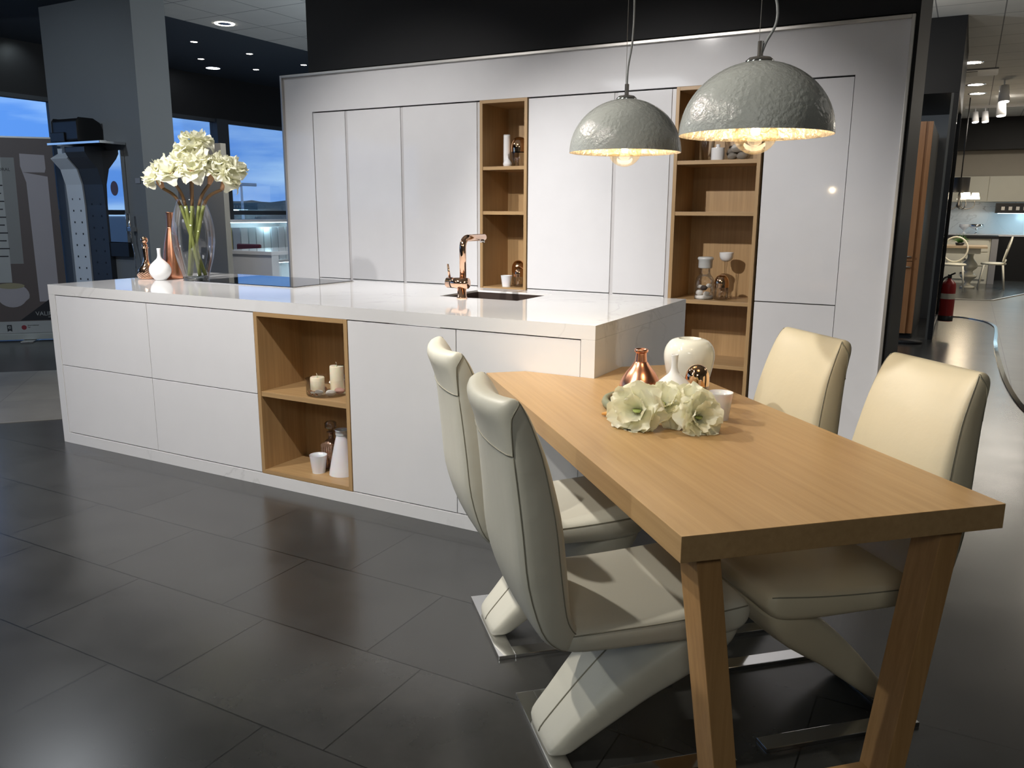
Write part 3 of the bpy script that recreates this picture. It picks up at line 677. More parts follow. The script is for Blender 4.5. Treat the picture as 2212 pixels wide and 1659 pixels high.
t = MB().tube([(3.600, -.525, HT + .006), (3.625, -.535, HT + .012), (3.66, -.54, HT + .012)], [.004, .008, .006], 8).build('dried_bract', mat('ochre_bract', (.55, .27, .06), .6)); tag(t, 'small ochre dried bract at the front left of the tray', 'dried leaf')
# --- island niche, upper shelf
ZS = .4785
t = thing('glass_bowl', 'shallow clear glass dish holding candles and pebbles in the island niche', 'bowl', (1.925, .125, ZS))
lathe('bowl_wall', M_glass, t, [(0, .001), (.10, .001), (.103, .004), (.104, .075), (.105, .078)], 48)
def candle(x, y, r, h, label, cut):
    t = thing('pillar_candle', label, 'candle', (x, y, ZS + .004), 0, 'cream pillar candles in the glass dish')
    lathe('wax', M_candle, t, [(0, 0), (r * .97, 0), (r, .003), (r, h - .004), (r * .93, h), (r * .5, h - .003), (0, h - .005)], 36)
    MB().tube([(0, 0, h - .006), (0, 0, h + .006), (-.005, 0, h + .017)], .0012, 6).build('wick', M_wick, t)
candle(1.868, .115, .034, .074, 'short cream pillar candle at the left of the glass dish', 1)
candle(1.935, .180, .034, .125, 'tall cream pillar candle at the back of the glass dish', 0)
for i, (x, y, r, sx, lab) in enumerate([(1.925, .058, .022, 1.05, 'round white pebble in the front centre of the glass dish'), (1.975, .085, .022, 1.3, 'oval white pebble in the glass dish below the tall candle'), (1.885, .058, .012, 1.1, 'tiny white pebble among the copper beads'), (1.985, .135, .024, 1.2, 'pinkish stone at the right of the glass dish')]):
    o = MB().ball((0, 0, 0), r, sx, .9, .6, 16, 10, .2).build('pebble', M_stone if i < 3 else mat('pink_stone', (.42, .24, .20), .6), None, loc=(x, y, ZS + .004 + r * .6)); tag(o, lab, 'pebble', 'pebbles in the glass dish')
mb = MB(); rr = random.Random(3)
for i in range(60):
    a = rr.uniform(2.4, 4.9); q = rr.uniform(.055, .093); mb.ball((q * math.cos(a), q * math.sin(a), .010 + rr.uniform(0, .004)), .0052, n=8, m=5)
o = mb.build('copper_beads', M_rose, None, loc=(1.925, .125, ZS)); tag(o, 'small polished copper beads strewn in the glass dish', 'beads', None, 'stuff')
# lower shelf
ZL = .0845
t = thing('decanter', 'square cut crystal decanter with faceted stopper in the lower island niche', 'decanter', (1.868, .195, ZL))
m = MB(); a = .036
for i in range(6):
    for s_ in (0,): m.box(-a, a, -a, a, .004 + i * .020, .004 + i * .020 + .017)
m.box(-a + .004, a - .004, -a + .004, a - .004, 0, .126)
for i in range(5):
    q = -a + .010 + i * .0133; m.box(q, q + .007, -a - .003, a + .003, .01, .115); m.box(-a - .003, a + .003, q, q + .007, .01, .115)
m.build('cut_body', mat('amber_cut_glass', (.42, .27, .19), .12, .55, spec=.8), t)
lathe('neck', mat('amber_cut_glass', (.42, .27, .19), .12, .55), t, [(.036, .124), (.028, .138), (.013, .148), (.012, .178), (.020, .180), (.020, .184), (0, .184)], 8)
lathe('stopper', M_glassb, t, [(.008, .184), (.012, .196), (.029, .202), (.030, .228), (.022, .234), (0, .235)], 8)
single('tumbler', 'white opal glass tumbler in the lower compartment of the island niche', 'cup', M_opal, (1.868, .098, ZL), [(a * 1.02, b) for a, b in CUP])
single('carafe', 'conical white opal carafe at the right of the lower island niche', 'carafe', M_opal, (1.985, .140, ZL), [(.001, 0), (.060, 0), (.066, .004), (.060, .04), (.046, .11), (.034, .165), (.028, .19), (.029, .208), (.034, .222)])
# --- narrow wall niche
def P1(x, y): return (x, y, 0)
z1 = 1.6455
single('cylinder_vase', 'slim white cylinder vase on the top shelf of the narrow oak niche', 'vase', M_ceramic, (1.622, 2.42, z1), [(.001, 0), (.022, 0), (.024, .003), (.024, .205), (.023, .208)])
single('bud_vase', 'tiny white bud vase in front of the slim cylinder vase', 'vase', M_ceramic, (1.652, 2.375, z1), [(.001, 0), (.022, 0), (.030, .012), (.030, .025), (.020, .042), (.010, .055), (.009, .075), (.013, .088)])
domed_jar((1.712, 2.44, z1), 1.45, 'clear jar with gold dome on the top shelf of the narrow niche')
z2 = .8085
single('tumbler', 'small white tumbler in the lower part of the narrow oak niche', 'cup', M_opal, (1.648, 2.375, z2), [(a * 1.0, b * .9) for a, b in CUP])
domed_jar((1.655, 2.55, z2), 1.28, 'taller gold domed jar low in the narrow niche, at the back')
domed_jar((1.722, 2.43, z2), 1.0, 'smaller gold domed jar low in the narrow niche beside the tumbler')
# --- wide wall niche
z3 = 1.6525
single('white_flask', 'squat white ceramic flask on the top shelf of the wide niche', 'bottle', M_ceramic, (3.125, 2.40, z3), [(.001, 0), (.038, 0), (.040, .003), (.040, .070), (.036, .076), (.014, .078), (.012, .080), (.012, .098)])
t = thing('glass_cylinder', 'clear glass cylinder left of the white flask on the top shelf', 'jar', (3.045, 2.44, z3)); lathe('glass_wall', M_glass, t, [(0, .001), (.045, .001), (.047, .15), (.048, .155)], 32)
t = thing('glass_bowl', 'clear glass bowl of white pebbles under the nearest pendant lamp bulb', 'bowl', (3.245, 2.44, z3)); lathe('bowl_wall', M_glass, t, [(0, .001), (.085, .001), (.088, .12), (.089, .125)], 40)
rr = random.Random(8)
for i, (dx, dy, dz, r) in enumerate([(-.03, -.04, .022, .026), (.03, -.035, .024, .03), (0, -.04, .070, .034), (.045, 0, .075, .028), (-.045, .01, .055, .026)]):
    o = MB().ball((0, 0, 0), r, 1.2, .9, .75, 14, 9, .25).build('pebble', M_stone, None, loc=(3.245 + dx, 2.44 + dy, z3 + dz + .003)); tag(o, ['lower left white pebble', 'lower right white pebble', 'topmost white pebble', 'upper right white pebble', 'upper left white pebble'][i] + ' piled in the glass bowl on the top niche shelf', 'pebble', 'pebbles in the shelf bowl')
mb = MB()
for i in range(9): mb.ball((rr.uniform(-.05, .05), rr.uniform(0, .05), rr.uniform(.02, .08)), rr.uniform(.012, .022), 1, .8, .8, 8, 6, .3)
o = mb.build('bark_pieces', M_stoned, None, loc=(3.235, 2.44, z3)); tag(o, 'dark bark chips behind the pebbles in the shelf bowl', 'bark', None, 'stuff')
z4 = .7965
t = thing('apothecary_jar', 'clear apothecary jar with frosted lid holding pebbles in the wide niche', 'jar', (3.085, 2.40, z4))
lathe('glass_body', M_glass, t, smooth_prof([(.001, .001), (.055, .001), (.060, .006), (.060, .10), (.052, .135), (.034, .160), (.033, .200)], 4), 40)
lathe('frosted_stopper', mat('frosted_glass', (.62, .63, .62), .3), t, [(0, .195), (.041, .195), (.044, .2), (.044, .245), (.050, .250), (.050, .260), (.044, .266), (0, .268)], 32)
o = MB().lathe([(0, .003), (.057, .003), (.057, .020), (.02, .026), (0, .024)], 28).build('white_sand', M_sand, None, loc=(3.085, 2.40, z4)); tag(o, 'layer of white sand in the bottom of the apothecary jar', 'sand', None, 'stuff')
for i, (dx, dy, dz, r) in enumerate([(-.022, -.03, .042, .022), (.024, -.03, .036, .020), (0, -.005, .070, .022), (.03, .0, .085, .018), (-.03, .01, .075, .017)]):
    o = MB().ball((0, 0, 0), r, 1.1, .85, .75, 14, 9, .25).build('pebble', M_stone if i != 2 else M_stoned, None, loc=(3.085 + dx, 2.40 + dy, z4 + dz)); tag(o, ['lower left white', 'lower right white', 'middle dark', 'upper right white', 'upper left white'][i] + ' pebble inside the apothecary jar', 'pebble', 'pebbles in the apothecary jar')
t = thing('goblet', 'tall stemmed white bowl goblet behind the apothecary jar', 'goblet', (3.185, 2.52, z4))
lathe('bowl', M_ceramic, t, smooth_prof([(.008, .232), (.030, .242), (.042, .262), (.045, .292)], 4) + [(.042, .292), (.036, .265), (0, .25)], 32)
lathe('glass_stem', M_glass, t, [(0, .001), (.038, .001), (.034, .006), (.006, .02), (.005, .15), (.009, .22), (.010, .235)], 24)
domed_jar((3.195, 2.40, z4), 1.12, 'gold domed jar in front of the goblet in the wide niche')

# ------------------------------------------------------------------ LEFT BACKGROUND
t = thing('shower_column', 'pale blue grey shower column nearest the printed banner', 'shower column', (-3.42, 2.575, 0), 0, 'shower panels on the column')
def shower(t, w, z0, z1, m, head, jets):
    prof = [(0, z0), (-.05, z0), (-.05, z1 - .55), (-.06, z1 - .35), (-.10, z1 - .20), (-.19, z1 - .10), (-head, z1 - .05), (-head, z1), (0, z1)]
    n = len(prof); vs = [(-w, y, z) for y, z in prof] + [(w, y, z) for y, z in prof]
    MB().add(vs, [tuple(range(n)), tuple(range(2 * n - 1, n - 1, -1))] + [(i, (i + 1) % n, n + (i + 1) % n, n + i) for i in range(n)]).build('panel_body', m, t, .004)
    mb = MB()
    for k in range(jets):
        for sx in (-.45, .45): mb.box(w * sx - .007, w * sx + .007, -.054, -.050, z0 + .06 + k * .115, z0 + .078 + k * .115)
    mb.build('jets', M_black, t)
shower(t, .13, .45, 1.93, mat('pale_blue_grey_panel', (.62, .65, .68), .3), .11, 9)
t = thing('shower_column', 'dark slate shower column with overhanging head left of the mirror', 'shower column', (-3.115, 2.575, 0), 0, 'shower panels on the column')
shower(t, .150, .40, 1.93, mat('dark_slate_panel', (.035, .042, .055), .35), .22, 9)
text('panel_marking', 'SLATE', .035, mat('grey_print', (.35, .38, .42), .5), t, Matrix.Translation((.13, -.0515, .62)) @ Matrix.Rotation(PI / 2, 4, 'Y').inverted() @ Matrix.Rotation(PI / 2, 4, 'X')) if False else None
t = MB().box(-3.46, -2.66, 2.30, 2.577, 1.945, 1.972).build('chrome_shelf', M_chrome, None, .004); tag(t, 'thin polished chrome shelf jutting from the grey column', 'shelf')
t = thing('shower_head_unit', 'bulky black shower head unit resting on the chrome shelf', 'shower head', (-3.20, 2.46, 1.9725))
m = MB(); pts = [(-.05, 0), (.10, 0), (.14, .005), (.15, .02), (.15, .19), (.13, .215), (-.02, .215), (-.085, .18), (-.11, .12), (-.10, .06)]
n = len(pts); vs = [(-.16, y, z) for y, z in [(-p[0], p[1]) for p in pts]] + [(.22, y, z) for y, z in [(-p[0], p[1]) for p in pts]]
m.add(vs, [tuple(range(n)), tuple(range(2 * n - 1, n - 1, -1))] + [(i, (i + 1) % n, n + (i + 1) % n, n + i) for i in range(n)]).build('housing', M_black, t, .008)
MB().box(-.19, .03, -.165, -.151, 0, .09).build('front_flap', M_black, t, .006)
t = thing('shower_mirror_panel', 'narrow chrome framed mirror panel with a round sticker on the column', 'mirror', (-2.825, 2.578, 0))
box('mirror_plate', mat('mirror', (.85, .85, .85), .02, 1), t, -.155, .13, -.045, 0, 1.02, 1.90, .004)
lathe_o = MB().add([(.055 * math.cos(2 * PI * k / 24), -.0465, 1.54 + .07 * math.sin(2 * PI * k / 24)) for k in range(24)], [tuple(range(24))]).build('sticker', mat('plum_sticker', (.10, .07, .11), .5), t)
MB().box(-.145, .14, -.05, 0, .88, 1.015).build('black_keypad_housing', M_black, t, .004)
MB().tube([(.20, -.06, 1.30), (.20, -.05, 1.02)], .014, 10).build('hand_shower', M_chrome, t)
MB().tube(smooth_prof([(.20, -.05, 1.02), (.23, -.05, .85), (.19, -.05, .62), (.10, -.06, .45), (.02, -.05, .62)], 5), .006, 8).build('hose', M_chrome, t)
box('wall_bracket', M_chrome, t, .17, .22, -.07, 0, 1.13, 1.17, .003)
t = box('switch_plate', mat('white_plastic', (.55, .55, .53), .4), None, -2.4315, -2.426, 2.66, 2.74, 1.585, 1.635, .002); tag(t, 'white switch plate on the narrow side of the grey column', 'switch')
t = box('switch_plate', M_gap, None, -2.56, -2.49, 2.572, 2.5795, 1.585, 1.635, .002); tag(t, 'grey switch plate on the front of the grey column near its corner', 'switch')
# roll-up banner
P = Vector((-4.127, 1.997, 0)); Q = Vector((-3.652, 2.486, 0)); P = Vector((-4.127, 1.997, 0)); dx = (Q - P).normalized(); ang = math.atan2(dx.y, dx.x)
bw = .95; org = Q - dx * bw
t = thing('roll_up_banner', 'tall printed roll-up banner showing a shower column and a stone basin', 'banner', tuple(org), ang)
box('base_cassette', mat('pale_cassette', (.36, .37, .34), .5), t, -.01, bw, -.06, .06, .015, .075, .004)
MB().box(.50, .62, -.20, .10, 0, .012).build('foot', M_chrome, t, .003)
box('print_panel', mat('brown_stone_print', (.105, .082, .075), .55, bump=(40, .1, .01)), t, 0, bw - .01, -.004, 0, .075, 2.03)
box('top_rail', M_steel, t, 0, bw - .01, -.008, .006, 2.03, 2.045)
M_pr1 = mat('lilac_print', (.36, .33, .34), .6); M_pr2 = mat('light_grey_print', (.36, .365, .35), .6); M_pr3 = mat('dark_print', (.015, .015, .018), .6); M_pr4 = mat('mid_grey_print', (.22, .22, .21), .6)
x9 = bw - .55
def flat(nm, pts, m, yy): return MB().prism([(0, 0)] * 0 + [(a, b) for a, b in pts], 0, .0006).build(nm, m, t)
def decal(nm, pts, m, k=1):
    n = len(pts); yy = -.004 - .0006 * k
    o = MB().add([(a, yy, b) for a, b in pts] + [(a, yy + .0005, b) for a, b in pts], [tuple(range(n)), tuple(range(2 * n - 1, n - 1, -1))] + [(i, (i + 1) % n, n + (i + 1) % n, n + i) for i in range(n)]).build(nm, m, t); return o
e0 = bw - .01
decal('printed_sheet', [(.28, .79), (.569, .79), (.587, 1.84), (.30, 1.84)], M_pr4, 1)
decal('printed_sheet', [(0, .60), (.446, .60), (.471, 1.98), (0, 1.98)], M_pr2, 2)
decal('printed_shower', [(.677, .40), (.863, .40), (.872, 1.66), (.650, 1.70), (.675, 1.60)], M_pr1, 1)
decal('printed_shower_head', [(.650, 1.70), (.850, 1.70), (.862, 1.74), (.862, 1.87), (.640, 1.88), (.636, 1.76)], M_pr1, 2)
bp = [(.43 + .16 * math.cos(a) * (1 if math.sin(a) > -.3 else .86), .47 + .125 * math.sin(a)) for a in [2 * PI * k / 24 for k in range(24)]]
decal('printed_basin', bp, M_pr1, 3)
decal('printed_basin_opening', [(.43 + .125 * math.cos(a), .565 + .03 * math.sin(a)) for a in [2 * PI * k / 20 for k in range(20)]], mat('ochre_print', (.28, .25, .15), .6), 4)
decal('printed_triangle', [(.479, .209), (e0, .209), (e0, .55)], M_pr3, 3)
decal('printed_footer', [(0, .078), (e0, .078), (e0, .200), (0, .200)], M_pr2, 3)
decal('printed_ribbon', [(.350, .095), (.372, .108), (.394, .095), (.394, .165), (.350, .165)], M_pr3, 4)
decal('printed_badge', [(.505 + .024 * math.cos(a), .135 + .024 * math.sin(a)) for a in [2 * PI * k / 20 for k in range(20)]], mat('red_print', (.22, .02, .03), .6), 4)
R90 = Matrix.Rotation(PI / 2, 4, 'X')
text('lettering', 'VALIR', .060, M_pr2, t, Matrix.Translation((.625, -.0064, .255)) @ R90)
text('lettering', 'ORAL', .042, M_pr3, t, Matrix.Translation((.435, -.0060, 1.71)) @ R90)
text('lettering', 'e', .065, M_pr2, t, Matrix.Translation((.355, -.0072, .125)) @ R90)
text('lettering', 'International\nfor', .020, M_pr3, t, Matrix.Translation((.54, -.0066, .150)) @ R90)
for k in range(11):
    z = 1.64 - k * .078; decal('printed_line', [(.36, z), (.46 if k % 2 else .44, z), (.46 if k % 2 else .44, z + .012), (.36, z + .012)], M_pr3, 4)
decal('printed_line', [(.74, .235), (.86, .235), (.86, .241), (.74, .241)], M_pr2, 4)
# lit display shelf against the window wall + desk + stools
t = thing('display_shelving', 'white lit display shelving of sample panels below the window', 'shelving', (-5.55, 5.5, 0))
m = MB().box(0, .38, 0, 2.05, 1.16, 1.20).box(0, .38, 2.0, 2.05, 0, 1.16).box(0, .38, 0, .05, 0, 1.16).box(0, .38, .05, 2.0, .52, .56).box(0, .02, .05, 2.0, 0, 1.16).box(0, .38, .05, 2.0, .0, .06)
m.build('frame', M_whitem, t)
MB().box(.30, .33, .06, 1.99, 1.150, 1.159).build('led_strip', M_ledb, t); MB().box(.30, .33, .06, 1.99, .510, .519).build('led_strip', M_ledb, t)
cols = [(.08, .10, .14), (.55, .62, .66), (.35, .38, .34), (.42, .36, .14), (.30, .34, .40), (.55, .62, .66), (.5, .6, .64), (.6, .66, .68), (.62, .7, .72), (.5, .56, .6), (.6, .64, .68), (.7, .74, .76)]
for k, c in enumerate(cols):
    o = MB().box(-5.40, -5.24, 5.60 + k * .158, 5.60 + k * .158 + .135, .5605, 1.08).build('sample_board', mat('sample_%d' % k, c, .5), None)
    tag(o, ['dark blue', 'pale blue, first', 'grey green', 'olive yellow', 'slate blue', 'pale blue, middle', 'blue white', 'pale aqua', 'bright aqua', 'grey aqua', 'light grey', 'whitest'][k] + ' sample board standing ' + ('at the left end of' if k < 3 else 'in the middle of' if k < 8 else 'towards the right end of') + ' the lit display shelf', 'sample board', 'sample boards on the display shelf')
point('shelf_led_light', (-5.2, 6.9, 1.10), 2.2, (.55, .85, 1), .05); point('shelf_led_light', (-5.2, 6.9, .46), 1.5, (.55, .85, 1), .05)
t = thing('white_desk', 'white block desk standing in front of the lit display shelving', 'desk', (-3.75, 5.1, 0))
box('desk_top', M_white, t, 0, .85, -.45, .85, .80, .845, .002)
box('side_panel', M_white, t, .015, .84, -.44, -.32, 0, .7995, .002); box('side_panel', M_white, t, .015, .10, .74, .84, 0, .7995, .002)
def stool(x, y, label):
    t = thing('bar_stool', label, 'stool', (x, y, 0), 0, 'dark red stools at the white desk')
    MB().box(-.19, .19, -.18, .18, .58, .63).build('seat', M_redf, t, .02)
    m = MB()
    for sx in (-1, 1):
        for sy in (-1, 1): MB().tube([(sx * .14, sy * .14, .58), (sx * .19, sy * .18, 0)], .011, 8).build('leg', M_black, t)
    return t
s1 = stool(-3.55, 6.35, 'dark red stool mostly hidden behind the right end of the desk')
s2 = stool(-4.45, 5.6, 'dark red stool whose seat shows above the back of the desk'); s2.location.z = 0
for ch in s2.children:
    if ch.name.startswith('seat'):
        ch2 = MB().box(-.23, .23, .16, .20, .66, .87).build('backrest', M_redf, s2, .02)
# ------------------------------------------------------------------ DOWNLIGHTS
def downlight(x, y, r, m, label, grp):
    t = thing('downlight', label, 'ceiling light', (x, y, CEIL), 0, grp)
    lathe('trim_ring', M_chrome, t, [(r, -.004), (r * 1.25, -.006), (r * 1.3, 0)], 24); lathe('lens', m, t, [(0, -.003), (r, -.003)], 24)
    return t
G1 = 'small downlights in the dark soffit'
for x, y, lab in [(-3.786, 4.47, 'small downlight in the dark soffit, nearest the column'), (-4.619, 5.295, 'small downlight in the dark soffit just above the large round light'), (-3.768, 5.328, 'upper small downlight right of the large round light'), (-4.586, 6.238, 'lower small downlight right of the large round light'), (-3.712, 6.26, 'rightmost small downlight, beside the dark partition wall')]:
    downlight(x, y, .040, M_ledw, lab, G1); spot('downlight_beam', (x, y, CEIL - .02), (x, y, 0), 9, 80, .8, (.9, .95, 1), .04)
downlight(-5.047, 5.877, .095, M_ledc, 'large bright round light in the dark soffit', 'round light in the soffit')
t = thing('ring_light', 'round recessed ring light in the white tiled ceiling left of the partition', 'ceiling light', (-2.707, 3.952, CEIL)); lathe('ring', M_ledw, t, [(.075, -.004), (.10, -.006), (.105, 0)], 28); lathe('centre', M_chrome, t, [(0, -.002), (.07, -.003)], 24)
spot('ring_beam', (-2.707, 3.952, CEIL - .02), (-3.3, 4.1, 0), 130, 140, .8, (1, .95, .88), .08)
spot('pelmet_light', (-5.30, 3.40, CEIL - .03), (-5.65, 3.40, 2.9), 5, 100, .9, (.8, .95, 1), .05)
G2 = 'recessed lights in the white ceiling of the far showroom'
for x, y, lab in [(4.348, 10.139, 'nearest round recessed light above the far aisle'), (4.40, 12.30, 'second round recessed light above the far aisle'), (4.43, 13.4, 'third round recessed light above the far aisle')]:
    downlight(x, y, .11, M_ledw, lab, G2)

# ------------------------------------------------------------------ RIGHT BACKGROUND
t = thing('display_booth', 'tall dark display booth with glass front beyond the panelled wall', 'display booth', (4.0, 7.1, 0))
box('header', M_darker, t, -2.4, .31, 0, 2.2, 2.56, CEIL - .001)
for px, py in ((.262, 0), (.262, 2.14), (-2.398, 0)): box('post', M_darker, t, px, px + .048, py, py + .06, 0, 2.559)
box('bottom_rail', M_darker, t, .27, .30, .061, 2.139, 0, .06)
box('front_trim', M_greyd, t, .238, .261, .01, .04, 0, 2.559)
box('side_glass', M_glassp, t, .283, .289, .06, 2.14, .061, 2.558)
box('back_panel', mat('mid_grey_back_panel', (.22, .22, .225), .5), t, -2.35, .26, 2.10, 2.14, 0, 2.559)
t = thing('wooden_cabinet', 'tall reddish wood cabinet with two steel handles and taupe side in the booth', 'cabinet', (4.0, 7.12, 0))
box('body', M_woodr, t, -.75, .10, .02, .10, .05, 2.29, .002); box('side_carcass', mat('taupe_side', (.085, .08, .07), .5), t, -.75, .10, .101, 1.75, .0, 2.28)
box('door', M_woodr, t, -.75, .036, .0, .019, .84, 2.29, .002); box('door', M_woodr, t, -.75, .036, .0, .019, .05, .832, .002)
box('plinth', M_darker, t, -.74, .09, .03, .09, 0, .049)
MB().tube([(-.05, -.02, .885), (.022, -.02, .885)], .008).build('handle', M_steel, t); MB().tube([(-.05, -.02, .775), (.022, -.02, .775)], .008).build('handle', M_steel, t)
t = MB().lathe([(0, 0), (.20, 0), (.19, .03), (0, .03)], 32).build('floor_mat', M_darker, None, loc=(4.05, 6.75, 0)); t.scale = (.9, .6, 1); tag(t, 'dark oval mat on the floor in front of the wooden cabinet', 'mat')
t = thing('fire_extinguisher', 'red fire extinguisher standing against the side of the display booth', 'fire extinguisher', (4.405, 7.62, .17))
lathe('cylinder', M_red, t, smooth_prof([(.001, 0), (.070, 0), (.075, .02), (.075, .36), (.06, .42), (.025, .455), (.02, .47)], 3), 28)
lathe('black_foot', M_black, t, [(.077, -.005), (.079, .05), (.076, .052)], 28)
m = MB().box(-.02, .02, -.025, .025, .47, .51); m.tube([(0, 0, .5), (.05, -.05, .53)], .009); m.build('valve_handle', M_black, t)
MB().tube(smooth_prof([(0, -.02, .49), (-.06, -.06, .46), (-.085, -.05, .30), (-.082, -.03, .10)], 4), .010).build('hose', M_black, t)
MB().lathe([(.0765, .24), (.0765, .30)], 28).build('paper_label', M_cream, t)
MB().box(-.085, -.0795, -.03, .03, .2, .4).build('wall_bracket', M_black, t)
# far kitchen (y about 17)
YK = 17.35
t = thing('wall_cupboard', 'long cream wall cupboard in the far showroom kitchen', 'cupboard', (4.1, YK - .02, 1.60)); box('carcass', M_cream, t, 0, 1.42, .02, .4, 0, .52)
for k in range(2): box('door', M_cream, t, .004 + k * .71, .706 + k * .71, 0, .019, .004, .516, .003)
t = thing('range_hood', 'long black extractor hood with small spotlights under the cream cupboard', 'hood', (4.98, YK - .25, 1.37)); box('housing', M_black, t, 0, 1.6, 0, .5, 0, .205, .004)
for k in range(6): MB().box(.10 + k * .13, .16 + k * .13, -.012, -.001, .06, .13).build('knob', M_steel, t)
MB().box(.05, 1.5, .05, .12, -.008, 0).build('led_strip', M_ledb, t)
point('hood_light', (5.5, YK - .2, 1.3), 7, (.5, .82, 1), .1)
struct('wall_kitchen', MB().box(3.2, 9, YK + .38, YK + .42, 1.62, 2.66), MC['far_wall_beige'])
struct('wall_splashback', MB().box(3.2, 9, YK + .38, YK + .42, 0, 1.62), marble('marble_splashback', (.62, .66, .68), (.3, .32, .34), .2))
t = thing('kitchen_counter', 'white topped far kitchen counter with dark units below', 'counter', (4.0, YK - .3, 0)); box('worktop', M_white, t, 0, 2.6, 0, .66, .90, .94, .003); box('units', M_darker, t, 0, 2.6, .03, .64, 0, .899)
t = thing('kitchen_island', 'cream far kitchen island with dark worktop and panelled drawers', 'kitchen island', (4.05, 15.95, 0))
box('worktop', M_darker, t, 0, 1.02, -.03, .75, .88, .93, .003); box('carcass', M_cream, t, .02, .90, .02, .72, .0, .879)
box('end_column', M_gap, t, .905, 1.02, -.02, .72, 0, .879)
for k, (a, b) in enumerate(((.62, .86), (.35, .60), (.08, .33))):
    d = box('drawer', M_cream, t, .05, .86, 0, .019, a, b, .004); MB().tube([(.42, -.015, (a + b) / 2), (.50, -.015, (a + b) / 2)], .01).build('knob', M_black, d)
t = thing('far_dining_table', 'grey painted dining table on turned pedestal in the far kitchen', 'table', (4.45, 14.7, 0))
box('tabletop', mat('washed_oak', (.42, .34, .24), .5), t, -.5, .42, -.45, .45, .74, .78, .004); box('apron', M_cream, t, -.4, .32, -.35, .35, .64, .7395)
lathe('pedestal', M_cream, t, smooth_prof([(.12, 0), (.12, .03), (.06, .06), (.05, .12), (.13, .2), (.13, .24), (.06, .30), (.13, .38), (.12, .45), (.05, .55), (.06, .64)], 3), 24, (.17, 0, 0))
def fchair(x, y, rz, label):
    t = thing('round_back_chair', label, 'chair', (x, y, 0), rz, 'pale round-backed chairs in the far kitchen')
    m = MB().lathe([(0, .44), (.20, .44), (.21, .46), (.19, .48), (0, .485)], 24).build('seat', M_cream, t)
    for sx in (-1, 1):
        for sy in (-1, 1): MB().tube([(sx * .15, sy * .15, .44), (sx * .20, sy * .21, 0)], [.018, .012], 8).build('leg', M_cream, t)
    pts = [(.2 * math.cos(a), -.20 - .05 * math.sin(a), .72 + .22 * math.sin(a)) for a in [2 * PI * k / 24 for k in range(25)]]
    MB().tube(pts, .016, 8).build('oval_back', M_cream, t); MB().tube([(-.12, -.17, .46), (-.10, -.19, .54)], .012).build('back_support', M_cream, t); MB().tube([(.12, -.17, .46), (.10, -.19, .54)], .012).build('back_support', M_cream, t)
fchair(4.36, 14.0, PI, 'pale round-backed chair in front of the far table'); fchair(5.0, 14.75, -PI / 2 + PI, 'pale round-backed chair at the right side of the far table')
t = thing('potted_plant', 'small green spiky plant on the far dining table', 'plant', (4.42, 14.55, .78)); m = MB()
for k in range(22):
    a = k * 2.4; m.tube([(0, 0, .03), (.07 * math.cos(a), .07 * math.sin(a), .09 + .03 * (k % 3)), (.15 * math.cos(a), .15 * math.sin(a), .07 + .05 * (k % 4))], [.008, .007, .001], 5)
m.build('leaves', M_green, t); lathe('pot', M_black, t, [(0, 0), (.06, 0), (.08, .05), (0, .05)], 16)
t = thing('chandelier', 'wrought iron chandelier with glowing fabric shades by a black drum', 'chandelier', (4.33, 13.9, 1.45))
MB().tube([(0, 0, .30), (0, 0, CEIL - 1.45)], .01).build('chain', M_black, t); lathe('hub', M_black, t, [(0, 0), (.04, .02), (.02, .1), (.03, .2), (0, .32)], 12)
lathe('black_drum_shade', M_black, t, [(.14, .27), (.145, .52)], 28)
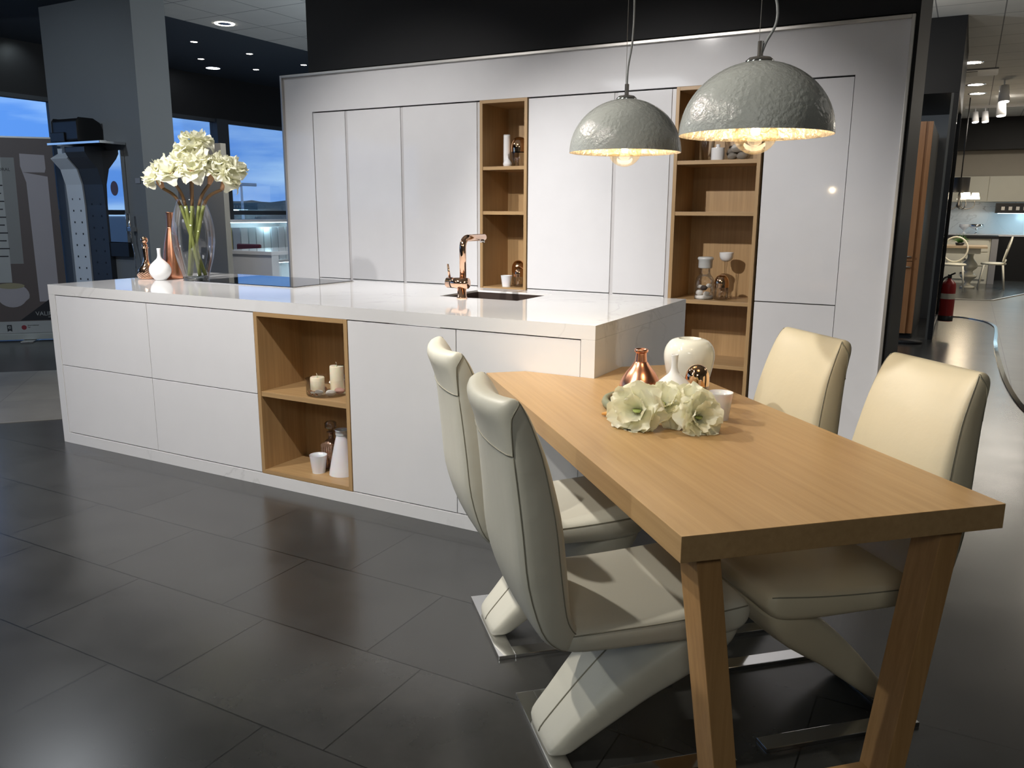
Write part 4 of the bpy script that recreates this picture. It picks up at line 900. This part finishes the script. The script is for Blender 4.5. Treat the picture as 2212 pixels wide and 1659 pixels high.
for k in range(5):
    a = 2 * PI * k / 5 + .15; c_, s_ = math.cos(a), math.sin(a)
    MB().tube(smooth_prof([(0, 0, .05), (.12 * c_, .12 * s_, -.02), (.24 * c_, .24 * s_, .02), (.25 * c_, .25 * s_, .12)], 4), .007, 8).build('arm', M_black, t)
    lathe('glowing_shade', M_lampw, t, [(.075, .15), (.050, .26)], 20, (.25 * c_, .25 * s_, 0))
point('chandelier_light', (4.6, 13.6, 1.5), 16, (1, .8, .55), .15)
for i, (x, y, z, h) in enumerate([(4.36, 9.2, 3.15, .2), (4.44, 9.0, 3.10, .2), (4.62, 8.2, 3.08, .22), (4.66, 8.6, 2.95, .22)]):
    pass
t = thing('spotlight_track', 'white ceiling track carrying spotlights across the far aisle', 'track', (4.25, 15.2, CEIL)); box('rail', M_white, t, 0, 1.0, -.03, .03, -.05, 0)
for i, (x, y, dz, lab) in enumerate([(4.42, 15.2, -.05, 'left white spotlight on the far ceiling track'), (4.58, 15.2, -.05, 'middle white spotlight on the far ceiling track'), (4.80, 14.0, 0, 'large white ceiling spotlight hanging lowest in the far aisle'), (4.78, 12.0, 0, 'white hanging spotlight nearer the viewer in the far aisle')]):
    t = thing('track_spotlight', lab, 'spotlight', (x, y, CEIL + dz), 0, 'white spotlights over the far aisle'); e = 1 if i < 2 else 1.3
    MB().tube([(0, 0, 0), (0, 0, -.07 * e)], .012).build('arm', M_white, t); MB().tube([(0, 0, -.06 * e), (.02, -.03, -.24 * e)], [.05 * e, .06 * e], 18).build('spot_body', M_white, t); MB().tube([(.02, -.03, -.24 * e), (.0205, -.031, -.245 * e)], .052 * e, 18).build('lens', M_ledw, t)
t = thing('ceiling_air_vent', 'grey cassette air vent in the far white ceiling', 'vent', (4.42, 11.0, CEIL)); box('frame', M_gap, t, -.25, .25, -.3, .3, -.02, 0, .003); box('grille', M_greyd, t, -.2, .0, -.2, .2, -.026, -.0205)
for i, (x, r, lab) in enumerate([(4.45, .09, 'white glass bowl on the far kitchen counter'), (4.68, .13, 'silver footed bowl on the far kitchen counter')]):
    single('footed_bowl', lab, 'bowl', M_ceramic if i == 0 else M_chrome, (x, YK - .02, .9405), [(.03, 0), (.04, .01), (.015, .03), (.015, .07), (r, .14), (r, .2)])
